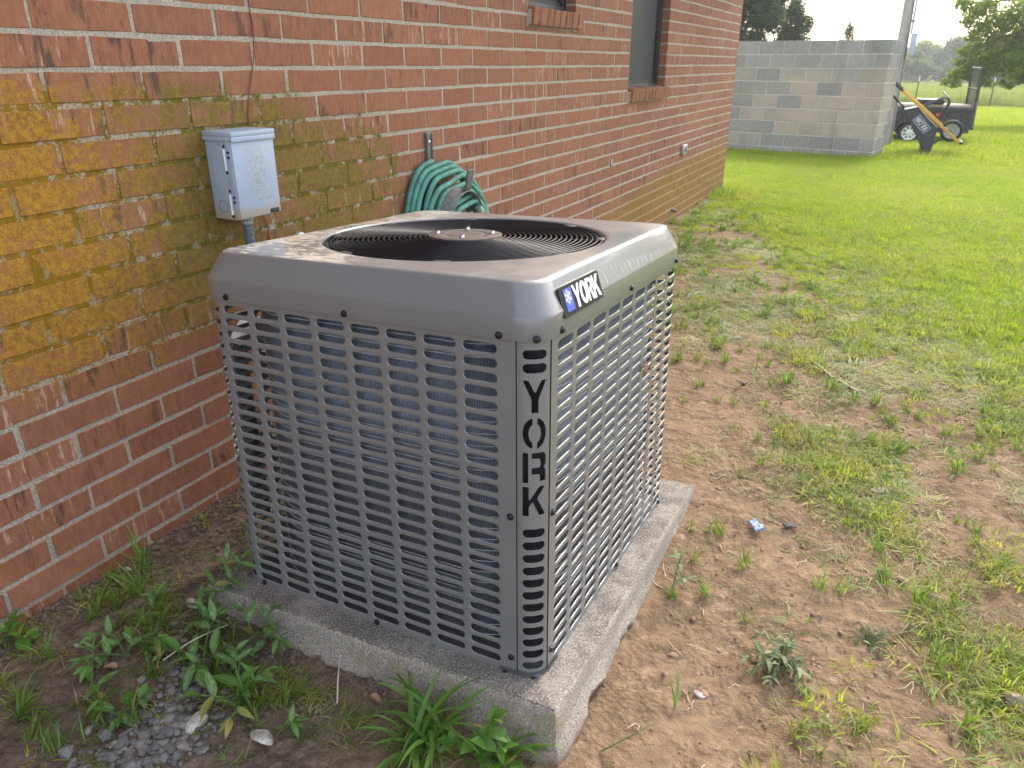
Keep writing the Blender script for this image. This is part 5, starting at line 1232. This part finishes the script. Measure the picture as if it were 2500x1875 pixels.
def scatter_gn(name, xy, scale, col_, seed, tilt=.12, pick=None):
    r = np.random.default_rng(seed); n = len(xy); P = np.column_stack([xy, gh(xy[:, 0], xy[:, 1])]).astype(np.float32)
    me_ = bpy.data.meshes.new(name); me_.vertices.add(n); me_.vertices.foreach_set('co', P.ravel())
    a = me_.attributes.new('rot', 'FLOAT_VECTOR', 'POINT'); a.data.foreach_set('vector', np.column_stack([r.normal(0, tilt, n), r.normal(0, tilt, n), r.uniform(0, 6.283, n)]).astype(np.float32).ravel())
    a = me_.attributes.new('scl', 'FLOAT', 'POINT'); a.data.foreach_set('value', scale.astype(np.float32))
    a = me_.attributes.new('pick', 'INT', 'POINT'); a.data.foreach_set('value', (r.integers(0, len(col_.objects), n) if pick is None else pick(xy, r, len(col_.objects))).astype(np.int32))
    g = bpy.data.node_groups.new(name, 'GeometryNodeTree'); g.interface.new_socket('Geometry', in_out='INPUT', socket_type='NodeSocketGeometry'); g.interface.new_socket('Geometry', in_out='OUTPUT', socket_type='NodeSocketGeometry')
    N = g.nodes.new; gi, go, ip, ci = N('NodeGroupInput'), N('NodeGroupOutput'), N('GeometryNodeInstanceOnPoints'), N('GeometryNodeCollectionInfo')
    ci.inputs['Collection'].default_value = col_; ci.inputs['Separate Children'].default_value = True; ci.inputs['Reset Children'].default_value = True
    def at_(nm, ty):
        x = N('GeometryNodeInputNamedAttribute'); x.data_type = ty; x.inputs['Name'].default_value = nm; return [s for s in x.outputs if s.enabled][0]
    L = g.links.new; L(gi.outputs[0], ip.inputs['Points']); L(ci.outputs[0], ip.inputs['Instance']); ip.inputs['Pick Instance'].default_value = True
    L(at_('pick', 'INT'), ip.inputs['Instance Index']); L(at_('scl', 'FLOAT'), ip.inputs['Scale'])
    rt_ = N('FunctionNodeEulerToRotation'); L(at_('rot', 'FLOAT_VECTOR'), rt_.inputs[0]); L(rt_.outputs[0], ip.inputs['Rotation']); L(ip.outputs[0], go.inputs[0])
    o = link(name, me_); md = o.modifiers.new('scatter', 'NODES'); md.node_group = g; return kind(o, 'stuff')
M_GRASS2 = mat_leaf('pale_lawn_grass', (.22, .29, .025), (.42, .47, .06), .5, .55, ((.42, .36, .16), .15))
M_DRYTURF = mat_leaf('dry_turf', (.25, .26, .05), (.44, .42, .12), .4, .6, ((.20, .24, .04), .3))
def bypatch(xy, r, n):
    """three looks of turf - green, pale, dry - in uneven patches"""
    v = fbm(xy[:, 0], xy[:, 1], .9, 5, .65) * 3 + r.normal(0, .45, len(xy)); q = fbm(xy[:, 0] + 31, xy[:, 1] + 7, .7, 5, .65) * 3 + r.normal(0, .35, len(xy))
    k = n // 3; return np.where(q > .72, 2 * k, np.where(v > .1, k, 0)) + r.integers(0, k, len(xy))
lawn_p = proto_col('lawn_tuft', [blades(34, .058, 1.0 + .5 * (k > 5), 100 + k, .0042, 3, rad=.055) for k in range(9)], [M_GRASS] * 3 + [M_GRASS2] * 3 + [M_DRYTURF] * 3)
far_p = proto_col('far_lawn_tuft', [blades(40, .075, .9, 120 + k, .011, 2, rad=.16) for k in range(6)], [M_GRASS] * 2 + [M_GRASS2] * 2 + [M_DRYTURF] * 2)
dry_p = proto_col('dry_tuft', [blades(22, .07, 1.9, 140 + k, .0034, 3, flat=True, rad=.05) for k in range(5)], [M_SPROUT, M_DRY, M_SPROUT, M_GRASS2, M_DRY])
spr_p = proto_col('sprout_tuft', [blades(14 + 4 * (k % 3), .085, 1.25, 160 + k, .0052, 4, rad=.022) for k in range(7)], [M_SPROUT])
r = np.random.default_rng(5)
def cand(n, x0, x1, y0, y1): return np.column_stack([r.uniform(x0, x1, n), r.uniform(y0, y1, n)])
def inview(p, m=250):
    q = proj(np.column_stack([p, gh(p[:, 0], p[:, 1])])); return (q[:, 0] > -m) & (q[:, 0] < 2500 + m * 2.5) & (q[:, 1] < 1875 + m)
p = np.concatenate([cand(60000, -.02, 4.6, 1.2, 14), cand(7000, -2.2, -.02, 8.5, 14)]); l_ = lawn_l(p[:, 0], p[:, 1]); d = np.clip(.8 * sst(.5, 1.15, l_) + .5 * sst(.0, .6, l_) * sst(-.1, .12, fbm(p[:, 0], p[:, 1], 3.4, 3)), 0, 1); p = p[(r.random(len(p)) < d * (1.0 - .35 * sst(6, 14, p[:, 1]))) & inview(p)]
wallfade = sst(.02, .35, p[:, 0] + fbm(p[:, 0], p[:, 1], 4, 3) * .25 + sst(7.5, 8.4, p[:, 1])); p = p[r.random(len(p)) < wallfade]
l_ = lawn_l(p[:, 0], p[:, 1]); scatter_gn('lawn_grass', p, r.uniform(.55, 1.15, len(p)) * (.40 + .5 * sst(.2, 1.2, l_)), lawn_p, 1, pick=bypatch)
p = cand(32000, -4, 9.5, 13, 40); p = p[inview(p, 400) & ~((p[:, 0] < 1.3) & (p[:, 1] > 13.1) & (p[:, 1] < 13.6))]; scatter_gn('far_lawn_grass', p, r.uniform(.7, 1.3, len(p)), far_p, 2, pick=bypatch)
p = cand(36000, .05, 4.2, 1.0, 9); l_ = lawn_l(p[:, 0], p[:, 1]); d = sst(-.6, .3, l_) * sst(1.25, 1.6, p[:, 0] + np.clip(p[:, 1] - 2.2, 0, 9) * .5) * (1 - .7 * sst(.8, 1.4, l_)) * sst(-.08, .08, fbm(p[:, 0], p[:, 1], 3.1, 4)) ; p = p[(r.random(len(p)) < d * .9) & inview(p)]
scatter_gn('dry_grass_clippings', p, r.uniform(.5, 1.15, len(p)), dry_p, 3)
crp_p = proto_col('creeping_tuft', [blades(30, .05, 1.7, 220 + k, .0036, 3, flat=(k % 2 == 0), rad=.06) for k in range(8)], [M_SPROUT, M_GRASS2, M_SPROUT, M_DRY, M_SPROUT, M_GRASS2, M_GRASS2, M_SPROUT])
p = cand(46000, 1.3, 4.2, .9, 7); l_ = lawn_l(p[:, 0], p[:, 1]); d = sst(-.95, .25, l_ - fbm(p[:, 0], p[:, 1], 1.3, 4) * .4) * sst(-.02, .13, fbm(p[:, 0] * 1.2, p[:, 1], 2.7, 5, .62)) * (1 - .6 * sst(.8, 1.3, l_)) * sst(1.42, 1.8, p[:, 0] + np.clip(p[:, 1] - 2.4, 0, 9) * .6)
p = p[(r.random(len(p)) < d * .55) & inview(p)]; scatter_gn('creeping_grass', p, r.uniform(.45, 1.1, len(p)), crp_p, 11, .2)
p = cand(6000, 0, 3.6, 1.0, 7.5); l_ = lawn_l(p[:, 0], p[:, 1]); d = (.06 + sst(-.85, .3, l_)) * (1 - .6 * sst(.8, 1.4, l_)) * sst(-.02, .16, fbm(p[:, 0] + 4, p[:, 1], 3.2, 3)); q = (p[:, 0] > 1.36) | (p[:, 1] > 2.4)
p = p[(r.random(len(p)) < d * .75) & inview(p) & q]; scatter_gn('sprouting_grass', p, r.uniform(.3, .95, len(p)), spr_p, 4, .3)
p = cand(2600, 1.32, 3.4, .9, 5.2); p = p[inview(p) & (r.random(len(p)) < sst(-.25, .2, fbm(p[:, 0], p[:, 1], 1.7, 3)))]; scatter_gn('straw_bits', p, r.uniform(.25, .7, len(p)), proto_col('straw_bit', [blades(5, .07, 2.0, 200 + k, .0022, 2, flat=True, rad=.05) for k in range(6)], [M_DRY]), 9)
# thin dry stems and small shoots in the shade in front of the slab
p = np.concatenate([cand(120, .05, .75, .48, .95), cand(24, .7, 1.3, .80, .93), cand(30, .04, .4, 1.2, 1.9)]); p = p[(fbm(p[:, 0], p[:, 1], 6, 3) > -.05) & ~((np.abs(p[:, 0] - .6) < .08) & (p[:, 1] < .75))]
scatter_gn('shade_grass', p, r.uniform(.35, .9, len(p)), spr_p, 6, .3)
p = np.concatenate([cand(110, .03, .8, .48, 1.05), cand(60, .7, 1.35, .80, .95), cand(60, .04, .4, 1.1, 1.9)]); scatter_gn('dry_stems', p, r.uniform(.3, .85, len(p)), dry_p, 7)
# tall field grass past the fence
tall_p = proto_col('tall_tuft', [blades(36, 1.0, .5, 180 + k, .022, 3, rad=.35) for k in range(4)], [M_TALL])
p = cand(5200, -18, 22, 38.6, 56); scatter_gn('tall_field_grass', p, r.uniform(.55, 1.05, len(p)) * .85, tall_p, 8)

# ================================================================== WEEDS AND TUFTS YOU CAN POINT AT
def leaf_me(name, m, shape, seed, curl=.25, fold=.25, na=8, nb=5):
    """leaf of length 1 along +X; shape(t) = half width"""
    r = random.Random(seed); P = np.zeros((na, nb, 3)); cb = r.uniform(.6, 1.3) * curl; sdw = r.uniform(-.12, .12)
    for i in range(na):
        t = i / (na - 1); wd = shape(t)
        for j in range(nb):
            s_ = j / (nb - 1) * 2 - 1; P[i, j] = (t, s_ * wd + sdw * t * t, -cb * t * t + fold * abs(s_) * wd + .03 * math.sin(9 * t + j + seed) * wd)
    return grid_mesh(name, P[:, ::-1] if False else P, m)
lance = lambda t: max(.004, .175 * math.sin(math.pi * min(1, t * .97 + .03)) ** .75 * (1.25 - .55 * t))
ovate = lambda t: max(.004, .30 * math.sin(math.pi * min(1, t * .96 + .04)) ** .7 * (1.35 - .75 * t))
WL = [leaf_me('leaf', M_WEED, lance, k, .3, .25) for k in range(5)]
OL = [leaf_me('leaf', M_BROAD, ovate, 20 + k, .35, .2) for k in range(4)]
TL = [leaf_me('leaf', M_WEED, lambda t: max(.004, .27 * math.sin(math.pi * min(1, t * .96 + .04)) ** .7 * (1.3 - .65 * t)), 30 + k, .3, .22) for k in range(4)]
DL = [leaf_me('leaf', M_DRYLEAF, lance, 60 + k, .8, .6) for k in range(2)]; YL = [leaf_me('leaf', M_YLEAF, lance, 64 + k, .4, .3) for k in range(2)]
WL = WL * 3 + YL; OL = OL * 2 + YL[:1]
GWL = [leaf_me('leaf', M_GREYWEED, lance, 40 + k, .5, .3) for k in range(4)]
def orient(d, up=Vector((0, 0, 1)), roll=0.0):
    d = d.normalized(); y = up.cross(d); y = y.normalized() if y.length > 1e-4 else Vector((0, 1, 0)); z = d.cross(y); return (Matrix((d, y, z)).transposed() @ Matrix.Rotation(roll, 3, 'X')).to_euler()
def weed(name, label, x, y, stems, leafset, size, seed, cat='weed', group=None, m_stem=None, pair=True, every=1):
    r = random.Random(seed); z = ghs(x, y); t = thing(name, label, cat, (x, y, z), None, group); mb = MB(); lv = []
    for st in stems:
        ps = smooth([Vector(p) for p in st], 5); k_ = len(ps); mb.tube(ps, [.0019 * (1 - .55 * i / k_) for i in range(k_)], 6); nd = max(2, int(sum((ps[i + 1] - ps[i]).length for i in range(k_ - 1)) / .030)); a0 = r.uniform(0, 3)
        for q in range(1, nd + 1):
            if q % every and q < nd: continue
            i = min(k_ - 2, int(q / nd * (k_ - 1))); p = ps[i]; d = (ps[i + 1] - ps[i]).normalized(); side = d.cross(Vector((0, 0, 1))); side = side.normalized() if side.length > .05 else Vector((1, 0, 0)); side = Matrix.Rotation(a0 + q * 1.57, 3, d) @ side
            for s_ in ((1, -1) if pair else ((1,) if q % 2 else (-1,))):
                dr = (side * s_ + d * r.uniform(.25, .7) + Vector((0, 0, r.uniform(.0, .5)))).normalized(); lv.append((p, dr, size * r.uniform(.65, 1.15) * (.75 if q == nd else 1)))
        e = ps[-1]; d = (ps[-1] - ps[-3]).normalized()
        for _ in range(2): lv.append((e, (d + Vector((r.uniform(-.6, .6), r.uniform(-.6, .6), r.uniform(0, .5)))).normalized(), size * r.uniform(.5, .8)))
    ob('stem', mb, m_stem or M_STEM, t, 80)
    for p, d, s_ in lv: link('leaf', leafset[r.randrange(len(leafset))], t, p, orient(d, roll=r.uniform(-.6, .6)), s_)
    return t
weed('trailing_weed', 'pale veined trailing weed climbing over the left corner of the slab', .36, .955, [[(0, 0, 0), (.05, .01, .05), (.08, .05, .10), (.09, .085, .135)], [(0, 0, 0), (.03, .03, .06), (.045, .08, .125)], [(.01, -.01, 0), (.07, -.03, .03), (.10, -.035, .05)]], WL, .056, 1)
weed('trailing_weed', 'pale veined weed sprawling across the soil left of the gravel', .335, .775, [[(0, 0, 0), (.03, .02, .045), (.08, .03, .06)], [(0, 0, 0), (.005, .04, .06), (.015, .075, .085), (.02, .09, .11)], [(0, 0, 0), (-.05, .01, .03), (-.08, -.01, .035)], [(0, 0, 0), (-.02, -.05, .035), (-.005, -.085, .04)]], WL, .054, 2)
weed('trailing_weed', 'pale veined weed leafing over the top of the grey gravel patch', .51, .838, [[(0, 0, 0), (.02, -.03, .04), (.05, -.05, .045)], [(0, 0, 0), (-.04, -.01, .03), (-.09, -.03, .03)], [(0, 0, 0), (.04, .03, .045), (.09, .03, .055)], [(0, 0, 0), (-.02, .05, .06), (-.03, .09, .065)]], WL, .056, 3)
weed('trailing_weed', 'weed with drooping leaves leaning against the front face of the slab', .575, .945, [[(0, 0, 0), (.01, .02, .06), (.03, .03, .10)], [(0, 0, 0), (.04, .0, .05), (.085, -.01, .065)], [(0, 0, 0), (-.02, .0, .06), (-.035, .0, .095)]], WL, .055, 4)
weed('trailing_weed', 'low pale veined weed on the soil below the sprawling one', .36, .672, [[(0, 0, 0), (.04, -.01, .025), (.08, -.03, .03)], [(0, 0, 0), (-.03, .03, .03), (-.05, .05, .05)]], WL, .05, 5)
weed('trailing_weed', 'leafy weed on the right side of the grey gravel patch', .668, .795, [[(0, 0, 0), (-.02, -.03, .04), (-.06, -.05, .045)], [(0, 0, 0), (.02, .02, .055), (.04, .045, .07)], [(0, 0, 0), (.03, -.03, .035), (.045, -.06, .04)], [(0, 0, 0), (-.03, .03, .05), (-.05, .05, .06)]], WL, .056, 6)
weed('trailing_weed', 'two-leaf sprig beside the flat white and pink stone', .79, .775, [[(0, 0, 0), (.012, .012, .02), (.03, .02, .035)]], WL, .052, 7)
weed('trailing_weed', 'small weed with one shiny round leaf left of the gravel bottom', .475, .64, [[(0, 0, 0), (.015, .0, .02), (.035, -.01, .03)], [(0, 0, 0), (.01, .03, .025), (.03, .05, .03)]], TL, .05, 8)
weed('round_leaf_weed', 'bushy round-leaved green weed at the left picture edge by the bricks', .052, .668, [[(0, 0, 0), (.0, .0, .03), (.01, .01, .05)], [(0, 0, 0), (.03, .02, .03), (.045, .03, .035)], [(0, 0, 0), (-.02, .02, .03), (-.02, .035, .045)]], OL, .05, 9)
weed('round_leaf_weed', 'toothed bright green weed growing at the foot of the slab front', 1.165, .930, [[(0, 0, 0), (.01, -.01, .05), (.03, -.015, .075)], [(0, 0, 0), (.04, -.01, .05), (.075, -.01, .07)], [(0, 0, 0), (.06, -.015, .03), (.09, -.02, .035)], [(0, 0, 0), (-.02, -.02, .04), (-.03, -.03, .055)], [(.02, 0, 0), (.03, .0, .07), (.045, .005, .115)]], OL, .046, 10)
def radial(n, seed, L, h):
    r = random.Random(seed); out = []
    for i in range(n):
        a = r.uniform(0, 6.283); l = L * r.uniform(.5, 1.1); c_, s_ = math.cos(a), math.sin(a); out.append([(0, 0, 0), (c_ * l * .45, s_ * l * .45, h * r.uniform(.5, 1.2)), (c_ * l, s_ * l, h * r.uniform(.0, .7))])
    return out
weed('grey_weed', 'dusty grey-green bushy weed lying flat on the bare dirt', 1.69, 1.455, radial(17, 3, .085, .035), GWL, .033, 11)
weed('grey_weed', 'pale wilted sprig curling beside the long edge of the slab', 1.385, 1.62, [[(0, 0, 0), (.005, .01, .06), (.012, .0, .10)], [(0, 0, 0), (.02, -.01, .04), (.03, -.02, .05)]], GWL, .045, 12)
weed('grey_weed', 'low dusty weed sprawling in the patchy grass below the right edge', 1.86, 1.62, radial(9, 4, .075, .02), GWL, .03, 13)
def blade_me(seed, L, wd, ang, tw):
    """one wide blade, root at the origin, arching over along +X"""
    r = random.Random(seed); na = 11; P = np.zeros((na, 3, 3)); x = z = 0.0
    for i in range(na):
        t = i / (na - 1); a = ang[0] + (ang[1] - ang[0]) * t ** 1.2; h = wd * (1 - t ** 2.2) * (.55 + .45 * min(1, t * 5)) * .5 + .0003
        for j in range(3): s_ = j - 1; P[i, j] = (x, s_ * h * math.cos(tw * t), z + abs(s_) * h * .35 + s_ * h * math.sin(tw * t))
        x += L / na * math.sin(a); z += L / na * math.cos(a)
    return grid_mesh('blade', P, M_BLADEW)
BLD = [blade_me(k, 1, .062, (R(8 + 7 * k), R(95 + 9 * k)), .5 * (-1) ** k) for k in range(6)]
BLS = [blade_me(20 + k, 1, .045, (R(4 + 5 * k), R(38 + 12 * k)), .3 * (-1) ** k) for k in range(5)]
def clump(name, label, x, y, n, L, seed, rad=.02, protos=None, az=None, cat='grass tuft', group=None):
    r = random.Random(seed); t = thing(name, label, cat, (x, y, ghs(x, y) - .003), None, group); protos = protos or BLS
    for i in range(n):
        a = r.uniform(0, 6.283) if az is None else r.gauss(az[0], az[1]); q = rad * r.random() ** .5; b = r.uniform(0, 6.283); link('blade', protos[r.randrange(len(protos))], t, (q * math.cos(b), q * math.sin(b), 0), (r.uniform(-.1, .1), r.uniform(-.15, .1), a), L * r.uniform(.5, 1.15))
    return t
clump('grass_clump', 'big clump of long wide green blades bending in front of the slab near corner', 1.075, .915, 44, .225, 1, .045, BLD, None)
clump('grass_clump', 'loose spray of long blades reaching right past the slab near corner', 1.225, .948, 9, .16, 2, .02, BLD, (.15, .5))
clump('grass_tuft', 'upright tuft of long grass by the bricks left of the slab', .175, .933, 20, .13, 3, .016)
clump('grass_tuft', 'thin tall grass sprouting at the foot of the bricks behind the upright tuft', .085, 1.02, 12, .16, 4, .012)
clump('grass_tuft', 'spreading grass tuft next to the round-leaved weed', .172, .685, 22, .085, 5, .02)
clump('grass_tuft', 'stout tuft of wide blades at the lower left edge of the soil', .295, .553, 20, .11, 6, .014, BLD, (1.3, 1.0))
clump('grass_tuft', 'bushy grass tuft at the bottom edge left of the gravel', .43, .545, 30, .075, 7, .03)
clump('grass_tuft', 'feathery grass growing beside the lower end of the gravel', .47, .60, 26, .07, 8, .035)
clump('grass_tuft', 'grass tuft with arching blades among the weeds right of the gravel', .675, .80, 14, .12, 9, .012)
clump('grass_tuft', 'green tuft growing between the bricks and the hidden back corner of the slab', .285, 1.40, 34, .12, 10, .05)
clump('grass_tuft', 'small star-shaped green sprout on the dirt beside the slab edge', 1.412, 1.90, 7, .075, 11, .006, BLD)
clump('grass_tuft', 'single bright green blade leaning over the dirt near the slab corner', 1.50, 1.215, 2, .12, 12, .004, BLD, (2.2, .1))
clump('grass_tuft', 'star-shaped tuft on the bare dirt between the blue plastic and the grass', 1.862, 2.03, 16, .075, 13, .012)
clump('grass_tuft', 'bright green tuft standing at the right edge of the bottom dirt', 2.02, 1.62, 34, .085, 14, .04)
clump('grass_tuft', 'low green tuft on the dirt at the bottom right', 1.86, 1.33, 20, .06, 15, .03)
clump('grass_tuft', 'leafy grass tuft growing near the house corner by the wall base', .36, 5.55, 26, .2, 16, .06)
clump('grass_tuft', 'dark green tuft at the house corner where the lawn starts', .16, 7.9, 40, .2, 17, .14)
for i, (a, b, c_, lb) in enumerate((((1.40, 1.04), (1.49, 1.12), .05, 'long pale seed stem leaning across the dirt at the slab near corner'), ((.845, .90), (.79, .985), .04, 'curled dry stem lying in front of the slab middle'), ((.43, .80), (.50, .93), .05, 'long brown dry stem lying among the trailing weeds'))):
    mb = MB(); A_, B_ = Vector((a[0], a[1], ghs(*a) + .004)), Vector((b[0], b[1], ghs(*b) + c_)); md_ = (A_ + B_) / 2 + Vector((.01, -.012, .02)); ps = smooth([A_, md_, B_], 8); mb.tube(ps, [.0018 - .0009 * i_ / len(ps) for i_ in range(len(ps))], 6)
    tag(ob('dry_stem', mb, M_PLANK if i else M_STEM, None, 80), lb, 'stem')
for i, (x, y, s_, lb) in enumerate(((.445, .835, .035, 'curled brown dead leaf among the trailing weeds above the gravel'), (.595, .905, .03, 'tan dead leaf under the weed at the slab front'), (.90, .945, .03, 'brown dead leaf standing on the soil in front of the slab'), (.36, .735, .028, 'orange-brown dead leaf under the sprawling weed'))):
    o = link('dead_leaf', leaf_me('dead_leaf', M_DRYLEAF, ovate, 70 + i, .6, .7), None, (x, y, ghs(x, y) + .008), (random.uniform(-.5, .5), random.uniform(-.6, .2), random.uniform(0, 6)), s_); tag(o, lb, 'leaf')

# ================================================================== HAZE
mh = bpy.data.materials.new('haze'); mh.use_nodes = True; th = mh.node_tree; th.nodes.clear()
oh = th.nodes.new('ShaderNodeOutputMaterial'); vh = th.nodes.new('ShaderNodeVolumePrincipled'); vh.inputs['Color'].default_value = (.93, .95, .97, 1); vh.inputs['Density'].default_value = .0014; vh.inputs['Anisotropy'].default_value = .4
th.links.new(vh.outputs[0], oh.inputs['Volume'])
mb = MB(); mb.box((-175, -14, -3.5), (175, 175, 9.5)); kind(ob('haze', mb, mh, None, None), 'stuff')
